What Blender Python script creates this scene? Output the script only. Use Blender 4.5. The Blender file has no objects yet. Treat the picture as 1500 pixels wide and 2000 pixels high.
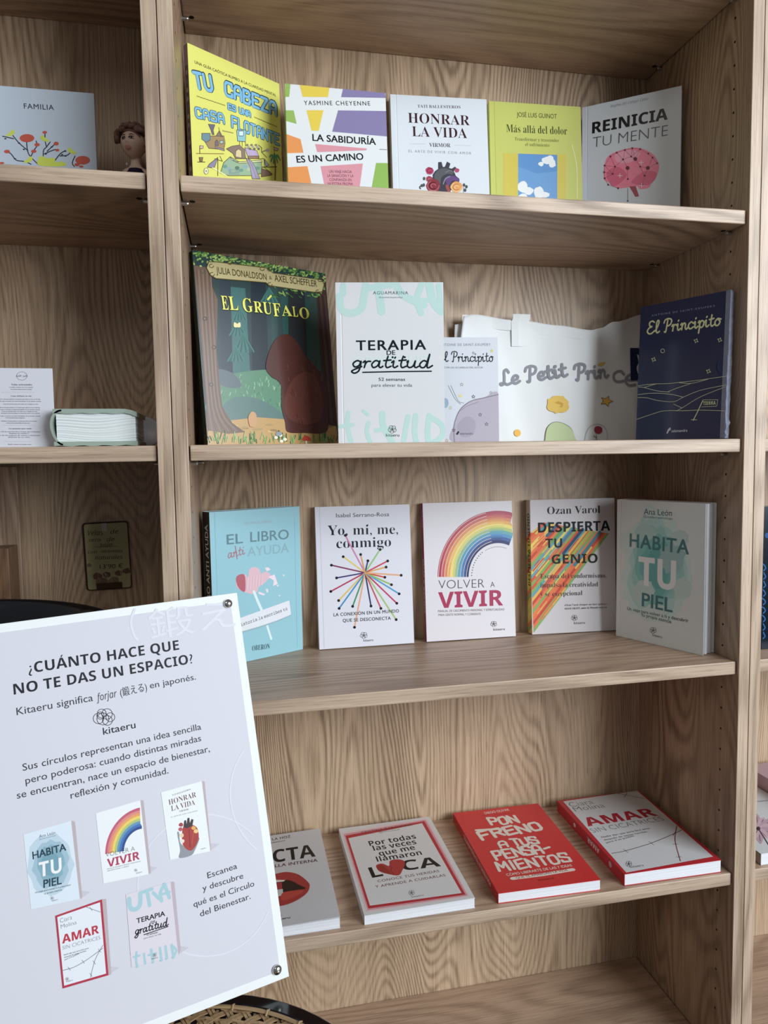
import bpy, bmesh, math, random, unicodedata
from mathutils import Vector, Matrix
from mathutils.geometry import tessellate_polygon
S = bpy.context.scene
C = S.collection
PI = math.pi
# ------------------------------------------------------------------ camera
cam = bpy.data.objects.new('camera', bpy.data.cameras.new('camera'))
C.objects.link(cam)
S.camera = cam
cam.data.sensor_fit = 'HORIZONTAL'
cam.data.sensor_width = 36
cam.data.lens = 36 * 1391.26 / 1500
cam.data.clip_start = 0.02
def rxyz(rx, ry, rz):
    return Matrix.Rotation(rz, 3, 'Z') @ Matrix.Rotation(rx, 3, 'X') @ Matrix.Rotation(ry, 3, 'Y')
_R = rxyz(-0.07627, 0.01592, -0.2043)
_M = Matrix((_R.col[0], _R.col[2], -_R.col[1])).transposed().to_4x4()
_M.translation = Vector((0.05445, -0.88865, 1.03409))
cam.matrix_world = _M
# ------------------------------------------------------------------ light
W_ = bpy.data.worlds.new('world')
S.world = W_
W_.use_nodes = True
W_.node_tree.nodes['Background'].inputs[0].default_value = (0.92, 0.95, 1.0, 1)
W_.node_tree.nodes['Background'].inputs[1].default_value = 0.17
def area(name, loc, target, sx, sy, power, col):
    l = bpy.data.lights.new(name, 'AREA')
    l.shape = 'RECTANGLE'; l.size = sx; l.size_y = sy; l.energy = power; l.color = col
    o = bpy.data.objects.new(name, l)
    C.objects.link(o)
    o.location = loc
    o.rotation_euler = (Vector(target) - Vector(loc)).to_track_quat('-Z', 'Y').to_euler()
    return o
area('window_daylight', (2.3, -2.6, 1.75), (0.3, 0.0, 1.0), 2.0, 1.7, 140, (0.88, 0.94, 1.0))
area('left_area_light', (-0.9, -2.0, 2.55), (0.1, 0.1, 0.9), 0.9, 0.9, 6, (1.0, 0.93, 0.84))  # weak warm fill light, unseen, high on the left
S.view_settings.view_transform = 'Standard'
S.view_settings.look = 'None'
S.view_settings.exposure = 0.0
S.view_settings.gamma = 1.0
S.view_settings.use_curve_mapping = False
S.cycles.max_bounces = 8
S.cycles.diffuse_bounces = 5
# ------------------------------------------------------------------ helpers
def s2l(c):
    return c / 12.92 if c <= .04045 else ((c + .055) / 1.055) ** 2.4
def lin(h):
    return tuple(s2l(int(h[i:i + 2], 16) / 255) for i in (0, 2, 4))
_mats = {}
def plain(h, gain=1.0, rough=.5, metal=0., coat=0.):
    key = (h, round(gain, 2), rough, metal, coat)
    if key in _mats: return _mats[key]
    m = bpy.data.materials.new('paint_' + h)
    m.use_nodes = True
    b = m.node_tree.nodes['Principled BSDF']
    c = lin(h); lum = .3 * c[0] + .55 * c[1] + .15 * c[2]
    gn = 1 + (gain - 1) * min(1, lum / .12)
    c = [max(.003, min(.88, (v * .88 + lum * .12) * gn * .98 - .005)) for v in c]
    b.inputs['Base Color'].default_value = (*c, 1)
    b.inputs['Roughness'].default_value = rough
    b.inputs['Metallic'].default_value = metal
    b.inputs['Specular IOR Level'].default_value = .28
    b.inputs['Coat Weight'].default_value = coat
    b.inputs['Coat Roughness'].default_value = .12
    _mats[key] = m
    return m
def nd(nt, t, **kw):
    n = nt.nodes.new(t)
    for k, v in kw.items(): setattr(n, k, v)
    return n
def wood(name, axis, light=(.54, .42, .315), dark=(.215, .145, .098), ring=1.0, rough=.42, across=0):
    """laminate oak: growth rings and pores drawn out along one axis of the board"""
    m = bpy.data.materials.new(name)
    m.use_nodes = True
    nt = m.node_tree; L = nt.links.new
    b = nt.nodes['Principled BSDF']
    tc = nd(nt, 'ShaderNodeTexCoord'); oi = nd(nt, 'ShaderNodeObjectInfo')
    off = nd(nt, 'ShaderNodeVectorMath', operation='SCALE'); off.inputs[0].default_value = (7.1, 3.3, 5.7)
    L(oi.outputs['Random'], off.inputs['Scale'])
    ad = nd(nt, 'ShaderNodeVectorMath', operation='ADD')
    L(tc.outputs['Object'], ad.inputs[0]); L(off.outputs[0], ad.inputs[1])
    def mapped(along, acr):
        v = nd(nt, 'ShaderNodeVectorMath', operation='MULTIPLY')
        s = [acr] * 3; s[axis] = along
        v.inputs[1].default_value = s
        L(ad.outputs[0], v.inputs[0])
        return v.outputs[0]
    def noise(vec, sc, det=3., ro=.5):
        n = nd(nt, 'ShaderNodeTexNoise'); n.inputs['Scale'].default_value = sc
        n.inputs['Detail'].default_value = det; n.inputs['Roughness'].default_value = ro
        L(vec, n.inputs['Vector']); return n.outputs['Fac']
    def math_(op, a, b_, c_=None):
        n = nd(nt, 'ShaderNodeMath', operation=op)
        for i, x in enumerate((a, b_, c_)):
            if x is None: continue
            if isinstance(x, (int, float)): n.inputs[i].default_value = x
            else: L(x, n.inputs[i])
        return n.outputs[0]
    fine0 = noise(mapped(5.0, 210.0), 1.0, 2., .6)
    big = noise(mapped(.8, 4.6), 1.0, 1.6, .45)
    rings = math_('SINE', math_('MULTIPLY_ADD', fine0, 2.2, math_('MULTIPLY', big, 640.0 * ring)), 0)
    rings = math_('POWER', math_('MULTIPLY_ADD', rings, .5, .5), 1.7)
    amp = noise(mapped(.8, 7.0), 1.3, 2)
    amp = math_('MULTIPLY', math_('POWER', amp, 1.6), 1.9)
    broad = noise(mapped(.5, 11.0), 1.0, 3, .6)
    fine = noise(mapped(8.0, 430.0), 1.0, 2.5, .7)
    pore = noise(mapped(22.0, 620.0), 1.0, 1, .5)
    f = math_('MULTIPLY_ADD', math_('MULTIPLY', rings, amp), .48, math_('MULTIPLY', broad, .62))
    f = math_('ADD', f, math_('MULTIPLY', fine, .85))
    f = math_('MULTIPLY_ADD', math_('GREATER_THAN', pore, .62), .16, f)
    mr = nd(nt, 'ShaderNodeMapRange'); L(f, mr.inputs[0])
    mr.inputs[1].default_value = .50; mr.inputs[2].default_value = 1.25
    mix = nd(nt, 'ShaderNodeMix', data_type='RGBA')
    L(mr.outputs[0], mix.inputs[0])
    mix.inputs[6].default_value = (*light, 1); mix.inputs[7].default_value = (*dark, 1)
    L(mix.outputs[2], b.inputs['Base Color'])
    bp = nd(nt, 'ShaderNodeBump'); bp.inputs['Strength'].default_value = .25; bp.inputs['Distance'].default_value = .0006
    L(math_('MULTIPLY', f, -1), bp.inputs['Height']); L(bp.outputs[0], b.inputs['Normal'])
    b.inputs['Roughness'].default_value = rough
    return m
OAK_Z = wood('oak_upright', 2, light=(.50, .355, .245), dark=(.20, .125, .078), ring=.8)
OAK_X = wood('oak_board', 0, light=(.60, .43, .305), dark=(.28, .18, .118), ring=.3)
LIT_EDGE_Z = wood('oak_lit_edge_upright', 2, light=(.66, .51, .38), dark=(.29, .205, .138), ring=.22)  # same oak made paler on front edges: light put into the colour
LIT_EDGE_X = wood('oak_lit_edge_board', 0, light=(.66, .51, .38), dark=(.29, .205, .138), ring=.22)  # front edges of the boards, also lightened as if lit
OAK_BACK = wood('oak_back_panel', 2, light=(.66, .485, .325), dark=(.25, .165, .098), ring=.9)
def mesh_obj(name, verts, faces, mats, parent=None, mi=None, smooth=False, bevel=0, mat_slots=None):
    me = bpy.data.meshes.new(name)
    me.from_pydata(verts, [], faces)
    for m in (mats if isinstance(mats, (list, tuple)) else [mats]): me.materials.append(m)
    if mi: me.polygons.foreach_set('material_index', mi)
    if smooth: me.polygons.foreach_set('use_smooth', [True] * len(me.polygons))
    me.update()
    o = bpy.data.objects.new(name, me)
    C.objects.link(o)
    if parent: o.parent = parent
    if bevel:
        md = o.modifiers.new('edge_bevel', 'BEVEL'); md.width = bevel; md.segments = 2; md.limit_method = 'ANGLE'
    return o
class MB:
    def __init__(s): s.v = []; s.f = []; s.mi = []
    def box(s, x0, y0, z0, x1, y1, z1, k=0):
        n = len(s.v)
        s.v += [(x, y, z) for z in (z0, z1) for y in (y0, y1) for x in (x0, x1)]
        s.f += [tuple(n + i for i in q) for q in ((0, 2, 3, 1), (4, 5, 7, 6), (0, 1, 5, 4), (2, 6, 7, 3), (0, 4, 6, 2), (1, 3, 7, 5))]
        s.mi += [k] * 6
        return s
    def tube(s, pts, r, n=12, closed=False, k=0, ry=None, up=Vector((0, 0, 1)), cap=True):
        """sweep an ellipse (r across, ry along up) down a path"""
        pts = [Vector(p) for p in pts]; m = len(pts); base = len(s.v)
        rs = r if isinstance(r, (list, tuple)) else [r] * m
        for i, p in enumerate(pts):
            a = pts[(i - 1) % m] if (closed or i > 0) else pts[i]
            b = pts[(i + 1) % m] if (closed or i < m - 1) else pts[i]
            t = (b - a).normalized()
            u0 = up if abs(t.dot(up)) < .95 else Vector((0, 1, 0))
            side = t.cross(u0).normalized(); u = side.cross(t).normalized()
            for j in range(n):
                an = 2 * PI * j / n
                s.v.append(tuple(p + side * math.cos(an) * rs[i] + u * math.sin(an) * ((ry if ry else rs[i]))))
        for i in range(m if closed else m - 1):
            for j in range(n):
                a = base + i * n + j; b = base + i * n + (j + 1) % n
                c = base + ((i + 1) % m) * n + (j + 1) % n; d = base + ((i + 1) % m) * n + j
                s.f.append((a, d, c, b)); s.mi.append(k)
        if not closed and cap:
            s.f.append(tuple(base + j for j in range(n))); s.f.append(tuple(base + (m - 1) * n + j for j in range(n - 1, -1, -1))); s.mi += [k, k]
        return s
    def lathe(s, prof, n=20, k=0, M=None):
        base = len(s.v); M = M or Matrix()
        for r, z in prof:
            for j in range(n):
                s.v.append(tuple(M @ Vector((r * math.cos(2 * PI * j / n), r * math.sin(2 * PI * j / n), z))))
        for i in range(len(prof) - 1):
            for j in range(n):
                s.f.append((base + i * n + j, base + i * n + (j + 1) % n, base + (i + 1) * n + (j + 1) % n, base + (i + 1) * n + j)); s.mi.append(k)
        s.f.append(tuple(base + j for j in range(n - 1, -1, -1))); s.f.append(tuple(base + (len(prof) - 1) * n + j for j in range(n))); s.mi += [k, k]
        return s
    def build(s, name, mats, parent=None, smooth=False, bevel=0):
        return mesh_obj(name, s.v, s.f, mats, parent, s.mi, smooth, bevel)
def empty(name, M, label=None, cat=None, group=None):
    o = bpy.data.objects.new(name, None)
    C.objects.link(o)
    o.empty_display_size = .02
    o.matrix_world = M if isinstance(M, Matrix) else Matrix.Translation(M)
    if label: o['label'] = label
    if cat: o['category'] = cat
    if group: o['group'] = group
    return o
# ------------------------------------------------------------------ printed artwork on flat faces
_bf = {}
def smap(ch, kind):
    o = ord(ch)
    if kind == 's':   # bold serif
        if 65 <= o <= 90: return chr(0x1D400 + o - 65)
        if 97 <= o <= 122: return chr(0x1D41A + o - 97)
        if 48 <= o <= 57: return chr(0x1D7CE + o - 48)
    if kind == 'b':   # bold sans
        if 65 <= o <= 90: return chr(0x1D5D4 + o - 65)
        if 97 <= o <= 122: return chr(0x1D5EE + o - 97)
        if 48 <= o <= 57: return chr(0x1D7EC + o - 48)
    if kind == 'm':   # typewriter
        if 65 <= o <= 90: return chr(0x1D670 + o - 65)
        if 97 <= o <= 122: return chr(0x1D68A + o - 97)
    if kind == 'i':   # italic sans
        if 65 <= o <= 90: return chr(0x1D608 + o - 65)
        if 97 <= o <= 122: return chr(0x1D622 + o - 97)
    return ch
def glyph_mesh(body, off=0., sp=1.):
    key = (body, off, sp)
    if key in _bf: return _bf[key]
    c = bpy.data.curves.new('lettering', 'FONT')
    c.body = body; c.offset = off; c.space_character = sp; c.resolution_u = 3
    o = bpy.data.objects.new('lettering', c)
    me = o.to_mesh()
    v = [(p.co.x, p.co.y) for p in me.vertices]
    f = [tuple(p.vertices) for p in me.polygons]
    o.to_mesh_clear()
    bpy.data.objects.remove(o); bpy.data.curves.remove(c)
    _bf[key] = (v, f)
    return v, f
def text_mesh(t, kind='r', off=0., sp=1.):
    """vertices and faces of a line of text, left end at x=0 and baseline y=0, capital height 1"""
    if kind == 'r':
        body = t; acc = []
    else:
        body = ''; acc = []
        for ch in t:
            d = unicodedata.normalize('NFD', ch)
            body += smap(d[0], kind)
            if len(d) > 1: acc.append((len(body) - 1, d[1], d[0]))
    v, f = glyph_mesh(body, min(off, 0), sp)
    if not v: return [], []
    hv, _ = glyph_mesh(smap('H', kind), 0)
    H = max(p[1] for p in hv)
    v = list(v); f = list(f)
    for i, a, ch in acc:
        pv, _ = glyph_mesh(body[:i + 1], min(off, 0), sp); x1 = max(p[0] for p in pv)
        cv, _ = glyph_mesh(body[i], min(off, 0), sp); cx = x1 - (max(p[0] for p in cv) - min(p[0] for p in cv)) / 2
        y0 = max(p[1] for p in cv) + .05 * H if ch != 'i' else H * .8
        n = len(v)
        if a == '\u0303': q = [(-.17, .03), (.17, .03), (.17, .12), (-.17, .12)]
        else: q = [(-.05, 0), (.03, 0), (.16, .22), (.03, .22)]
        v += [(cx + x * H, y0 + y * H) for x, y in q]; f.append((n, n + 1, n + 2, n + 3))
    if off > 0:
        b0, f0, n = v, f, len(v); v = []; f = []
        for k, (ex, ey) in enumerate(((-1, -.6), (1, -.6), (1, .6), (-1, .6))):
            v += [(x + ex * off * .8, y + ey * off * .8) for x, y in b0]; f += [tuple(i + k * n for i in q) for q in f0]
    x0 = min(p[0] for p in v)
    return [((p[0] - x0) / H, p[1] / H) for p in v], f
def catmull(p, n=6, closed=False):
    if len(p) < 3 and not closed: return list(p)
    out = []; m = len(p)
    for i in range(m if closed else m - 1):
        g = (lambda k: p[k % m]) if closed else (lambda k: p[min(max(k, 0), m - 1)])
        a, b, c, d = g(i - 1), g(i), g(i + 1), g(i + 2)
        for k in range(n):
            t = k / n
            out.append(tuple(.5 * (2 * b[j] + (c[j] - a[j]) * t + (2 * a[j] - 5 * b[j] + 4 * c[j] - d[j]) * t * t + (3 * b[j] - a[j] - 3 * c[j] + d[j]) * t ** 3) for j in (0, 1)))
    if not closed: out.append(tuple(p[-1]))
    return out
def homography(q, w, h):
    dst = [(0, h), (w, h), (w, 0), (0, 0)]
    A = []
    for (x, y), (u, v) in zip(q, dst):
        A.append([x, y, 1, 0, 0, 0, -u * x, -u * y, u]); A.append([0, 0, 0, x, y, 1, -v * x, -v * y, v])
    n = 8
    for i in range(n):
        p = max(range(i, n), key=lambda r: abs(A[r][i])); A[i], A[p] = A[p], A[i]
        for r in range(n):
            if r != i:
                k = A[r][i] / A[i][i]
                A[r] = [a - k * b for a, b in zip(A[r], A[i])]
    return [A[i][8] / A[i][i] for i in range(n)] + [1]
ALPH = {  # rounded hand lettering, x height .5, ascender 1
 'E': ([[(.62, .88), (.42, 1), (.18, .88), (.22, .62), (.42, .55), (.15, .45), (.02, .2), (.2, 0), (.45, .02), (.68, .2)]], .72),
 'l': ([[(0, .15), (.2, .45), (.33, .85), (.23, 1), (.12, .8), (.12, .25), (.22, 0), (.42, .1)]], .44),
 'P': ([[(.32, .9), (.27, .5), (.2, 0), (.08, .02)], [(0, .72), (.1, .95), (.4, 1.02), (.66, .88), (.6, .58), (.4, .45), (.3, .5)]], .72),
 'r': ([[(0, .38), (.1, .5), (.12, .25), (.1, 0)], [(.12, .25), (.22, .46), (.38, .46)]], .42),
 'i': ([[(0, .38), (.1, .5), (.1, .12), (.2, 0), (.34, .12)], [(.12, .72), (.15, .78)]], .36),
 'n': ([[(0, .4), (.1, .5), (.12, .25), (.1, 0)], [(.11, .25), (.27, .5), (.4, .4), (.4, .12), (.5, 0), (.62, .12)]], .62),
 'c': ([[(.42, .42), (.26, .52), (.06, .35), (.07, .1), (.24, 0), (.48, .12)]], .5),
 'p': ([[(0, .4), (.1, .5), (.12, 0), (.08, -.4)], [(.11, .25), (.27, .52), (.46, .38), (.42, .1), (.26, 0), (.12, .1)]], .54),
 't': ([[(.18, .85), (.13, .25), (.22, 0), (.42, .1)], [(0, .52), (.36, .57)]], .42),
 'o': ([[(.25, .52), (.05, .3), (.12, .03), (.32, .03), (.44, .27), (.25, .52), (.5, .45)]], .54),
 'e': ([[(.05, .22), (.32, .28), (.38, .45), (.22, .53), (.05, .33), (.07, .1), (.24, 0), (.47, .12)]], .5),
 'L': ([[(.55, .8), (.45, 1), (.3, .9), (.26, .5), (.2, .12), (.06, .02), (0, .12), (.2, .12), (.4, .0), (.66, .08)]], .68),
 'g': ([[(.42, .42), (.22, .52), (.04, .3), (.15, .05), (.35, .15), (.43, .47), (.4, -.2), (.2, -.42), (.04, -.25), (.5, .08)]], .54),
 'a': ([[(.4, .42), (.2, .52), (.04, .25), (.15, 0), (.35, .15), (.42, .5), (.42, .1), (.52, 0), (.62, .1)]], .62),
 'u': ([[(0, .42), (.06, .5), (.05, .15), (.18, 0), (.35, .12), (.42, .5), (.42, .1), (.52, 0), (.64, .1)]], .64),
 'd': ([[(.4, .42), (.2, .52), (.04, .25), (.15, 0), (.35, .12), (.46, 1), (.43, .1), (.54, 0), (.7, .15)]], .68),
 ' ': ([], .35),
}
CAPS = {  # chunky drawn capitals in a unit box
 'T': [[(0, 1), (1, 1)], [(.5, 1), (.5, 0)]], 'U': [[(0, 1), (0, .2), (.25, 0), (.75, 0), (1, .2), (1, 1)]],
 'C': [[(1, .75), (1, 1), (.2, 1), (0, .8), (0, .2), (.2, 0), (1, 0), (1, .25)]], 'A': [[(0, 0), (0, .75), (.25, 1), (.75, 1), (1, .75), (1, 0)], [(0, .42), (1, .42)]],
 'B': [[(0, 0), (0, 1), (.8, 1), (.95, .8), (.75, .53), (0, .53)], [(.75, .53), (1, .3), (.85, 0), (0, 0)]],
 'E': [[(1, 1), (0, 1), (0, 0), (1, 0)], [(0, .52), (.8, .52)]], 'Z': [[(0, 1), (1, 1), (0, 0), (1, 0)]],
 'S': [[(1, .8), (1, 1), (.1, 1), (0, .6), (1, .45), (.95, 0), (0, 0), (0, .2)]], 'N': [[(0, 0), (0, 1), (1, 0), (1, 1)]],
 'F': [[(1, 1), (0, 1), (0, 0)], [(0, .5), (.8, .5)]], 'L': [[(0, 1), (0, 0), (1, 0)]], 'O': [[(.2, 0), (0, .2), (0, .8), (.2, 1), (.8, 1), (1, .8), (1, .2), (.8, 0), (.2, 0)]],
 'P': [[(0, 0), (0, 1), (.9, .95), (1, .7), (.8, .45), (0, .42)]], 'R': [[(0, 0), (0, 1), (.9, .95), (1, .7), (.8, .48), (0, .45)], [(.5, .45), (1, 0)]],
 'M': [[(0, 0), (.1, 1), (.5, .35), (.9, 1), (1, 0)]], 'I': [[(.5, 1), (.5, 0)]], '-': [[(.1, .45), (.9, .5)]], 'D': [[(0, 0), (0, 1), (.6, 1), (1, .7), (1, .3), (.6, 0), (0, 0)]],
}
rnd = random.Random(5)
class Art:
    """flat print: shapes drawn in sketch coordinates and carried onto a w x h face by a homography"""
    def __init__(s, quad, crop, w, h, gain=1.2, rough=.45, step=2.5e-6, lift=None):
        ox, oy, sc = crop
        q = [((x - ox) * sc, (y - oy) * sc) for x, y in quad]
        s.H = homography(q, w, h); s.w = w; s.h = h; s.g = gain; s.ro = rough; s.step = step; s.n = 0; s.lift = lift
        s.L = {'lettering': MB(), 'illustration': MB()}; s.slots = {'lettering': [], 'illustration': []}
    def m(s, x, y):
        H = s.H; d = H[6] * x + H[7] * y + 1
        return (H[0] * x + H[1] * y + H[2]) / d, (H[3] * x + H[4] * y + H[5]) / d
    def add(s, kind, uv, faces, col, cyc=None):
        s.n += 1
        mb = s.L[kind]; sl = s.slots[kind]
        mat = plain(col, s.g, s.ro)
        if mat not in sl: sl.append(mat)
        k = sl.index(mat); b = len(mb.v)
        base = 1.2e-4 + s.n * s.step
        for i, (u, v) in enumerate(uv):
            u = min(max(u, 0), s.w); v = min(max(v, 0), s.h)
            e = base + (cyc[i] * 3e-7 if cyc else 0)
            y = -e
            if s.lift: y += s.lift(u, v)
            mb.v.append((u, y, v))
        for f in faces: mb.f.append(tuple(b + i for i in f)); mb.mi.append(k)
    def poly_uv(s, uv, col, kind='illustration'):
        tr = tessellate_polygon([[Vector((a, b, 0)) for a, b in uv]])
        fs = []
        for t in tr:
            (ax, ay), (bx, by), (cx, cy) = (uv[i] for i in t)
            fs.append(t if (bx - ax) * (cy - ay) - (by - ay) * (cx - ax) > 0 else t[::-1])
        s.add(kind, uv, fs, col)
    def poly(s, pts, col, smooth=False, kind='illustration'):
        if smooth: pts = catmull(pts, 5, True)
        s.poly_uv([s.m(*p) for p in pts], col, kind)
    def ell(s, cx, cy, rx, ry, col, n=18, rot=0., jag=0.):
        p = []
        for i in range(n):
            a = 2 * PI * i / n; k = 1 + (rnd.uniform(-jag, jag) if jag else 0)
            x, y = rx * k * math.cos(a), ry * k * math.sin(a)
            p.append((cx + x * math.cos(rot) - y * math.sin(rot), cy + x * math.sin(rot) + y * math.cos(rot)))
        s.poly(p, col)
    def _strip(s, uv, wd, col, kind):
        vs = []; fs = []; cy = []
        wds = wd if isinstance(wd, list) else [wd] * len(uv)
        for i in range(len(uv) - 1):
            a = Vector(uv[i]); b = Vector(uv[i + 1]); d = b - a
            if d.length < 1e-7: continue
            d.normalize(); nrm = Vector((-d.y, d.x))
            n = len(vs)
            vs += [tuple(a - nrm * wds[i] / 2), tuple(b - nrm * wds[i + 1] / 2), tuple(b + nrm * wds[i + 1] / 2), tuple(a + nrm * wds[i] / 2)]
            fs.append((n, n + 1, n + 2, n + 3)); cy += [i % 3] * 4
        for i, a in enumerate(uv):
            r = wds[i] / 2; n = len(vs); k = 8
            vs += [(a[0] + r * math.cos(2 * PI * j / k), a[1] + r * math.sin(2 * PI * j / k)) for j in range(k)]
            fs.append(tuple(range(n, n + k))); cy += [3 + i % 3] * k
        s.add(kind, vs, fs, col, cy)
    def scale_at(s, x, y):
        a = s.m(x, y); b = s.m(x + 4, y); c = s.m(x, y + 4)
        return (math.dist(a, b) + math.dist(a, c)) / 8
    def line(s, pts, wd, col, smooth=False, kind='illustration', n=4):
        if smooth: pts = catmull(pts, n)
        k = s.scale_at(*pts[len(pts) // 2])
        s._strip([s.m(*p) for p in pts], [q * k for q in wd] if isinstance(wd, list) else wd * k, col, kind)
    def frame(s, x0, y0, x1, y1, cap):
        """baseline frame in face coordinates: origin, direction, up, length, capital height"""
        a = Vector(s.m(x0, y0)); b = Vector(s.m(x1, y1))
        d = (b - a); ln = d.length; d.normalize(); up = Vector((-d.y, d.x))
        px = (x0 + x1) / 2; py = (y0 + y1) / 2
        vert = abs(x1 - x0) < abs(y1 - y0) * .3
        c = Vector(s.m(px - cap, py) if vert else s.m(px, py - cap)) - Vector(s.m(px, py))
        return a, d, up, ln, abs(c.dot(up))
    def text(s, t, x0, y0, x1, y1, cap, col, kind='r', off=0., sp=1., shear=0.):
        a, d, up, ln, ch = s.frame(x0, y0, x1, y1, cap)
        v, f = text_mesh(t, kind, off, sp)
        if not v: return
        wm = max(p[0] for p in v)
        uv = [tuple(a + d * (p[0] * ln / wm + shear * p[1] * ch) + up * (p[1] * ch)) for p in v]
        n4 = len(v) // 4
        s.add('lettering', uv, f, col, [i // n4 for i in range(len(v))] if off > 0 else None)
    def hand(s, t, x0, y0, x1, y1, cap, col, wd, shear=0.):
        a, d, up, ln, ch = s.frame(x0, y0, x1, y1, cap)
        tot = sum(ALPH[c][1] for c in t); x = 0; k = ln / tot
        w_ = wd * s.scale_at((x0 + x1) / 2, (y0 + y1) / 2)
        for c in t:
            st, adv = ALPH[c]
            for p in st:
                q = catmull(p, 5)
                s._strip([tuple(a + d * ((x + u) * k + shear * v * ch) + up * (v * ch)) for u, v in q], w_, col, 'lettering')
            x += adv
    def caps(s, t, x0, y0, x1, y1, cap, col, wd, gap=.38, jit=0., outline=None, ow=0., ohift=(0, 0)):
        a, d, up, ln, ch = s.frame(x0, y0, x1, y1, cap)
        ws = [(.45 if c == ' ' else .35 if c == 'I' else 1.15 if c == 'M' else .9) for c in t]
        tot = sum(ws) + gap * (len(t) - 1); k = ln / tot
        sc = s.scale_at((x0 + x1) / 2, (y0 + y1) / 2)
        r2 = random.Random(len(t) * 7 + 1)
        passes = ([(outline, wd + ow, ohift)] if outline else []) + [(col, wd, (0, 0))]
        js = [(r2.uniform(-jit, jit), r2.uniform(-jit, jit)) for _ in t]
        for cc, ww, (hx, hy) in passes:
            x = 0
            for c, w1, j in zip(t, ws, js):
                for p in CAPS.get(c, []):
                    q = [tuple(a + d * ((x + (u if c != 'I' else .5) * w1) * k + hx * sc + j[0] * k * .3) + up * ((v + j[1] * (u - .5) + j[0] * .5) * ch - hy * sc)) for u, v in p]
                    s._strip(q, ww * sc, cc, 'lettering')
                x += w1 + gap
    def logo(s, cx, cy, r, col='2a2c30'):
        for k in range(5):
            an = 2 * PI * k / 5 + .4
            x, y = cx + r * .55 * math.cos(an), cy + r * .5 * math.sin(an)
            s.line([(x + r * .48 * math.cos(t * PI / 5), y + r * .48 * math.sin(t * PI / 5)) for t in range(11)], r * .09, col)
    def build(s, parent, names=('lettering', 'illustration')):
        for k in names:
            if s.L[k].f: s.L[k].build(k, s.slots[k], parent)['kind'] = 'stuff'
# ------------------------------------------------------------------ setting
UW, UP, UD, REC, ST = .7613, .0179, .2582, .005, .019     # inner width, panel, depth, shelf recess, shelf thickness
def floor_mat():
    m = wood('floor_laminate', 0, light=(.17, .13, .10), dark=(.10, .07, .05), ring=.4, rough=.35)  # darkened to give the shade that shows through the cane seat
    return m
for nm, b_ in (('floor', (-2.6, -3.6, -.02, 3.0, .30, 0)), ('wall_back', (-2.6, .30, 0, 3.0, .36, 2.75))):
    o = MB().box(*b_).build(nm, floor_mat() if nm == 'floor' else plain('d8d4cc', 1, .8))
    o['kind'] = 'structure'
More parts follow.
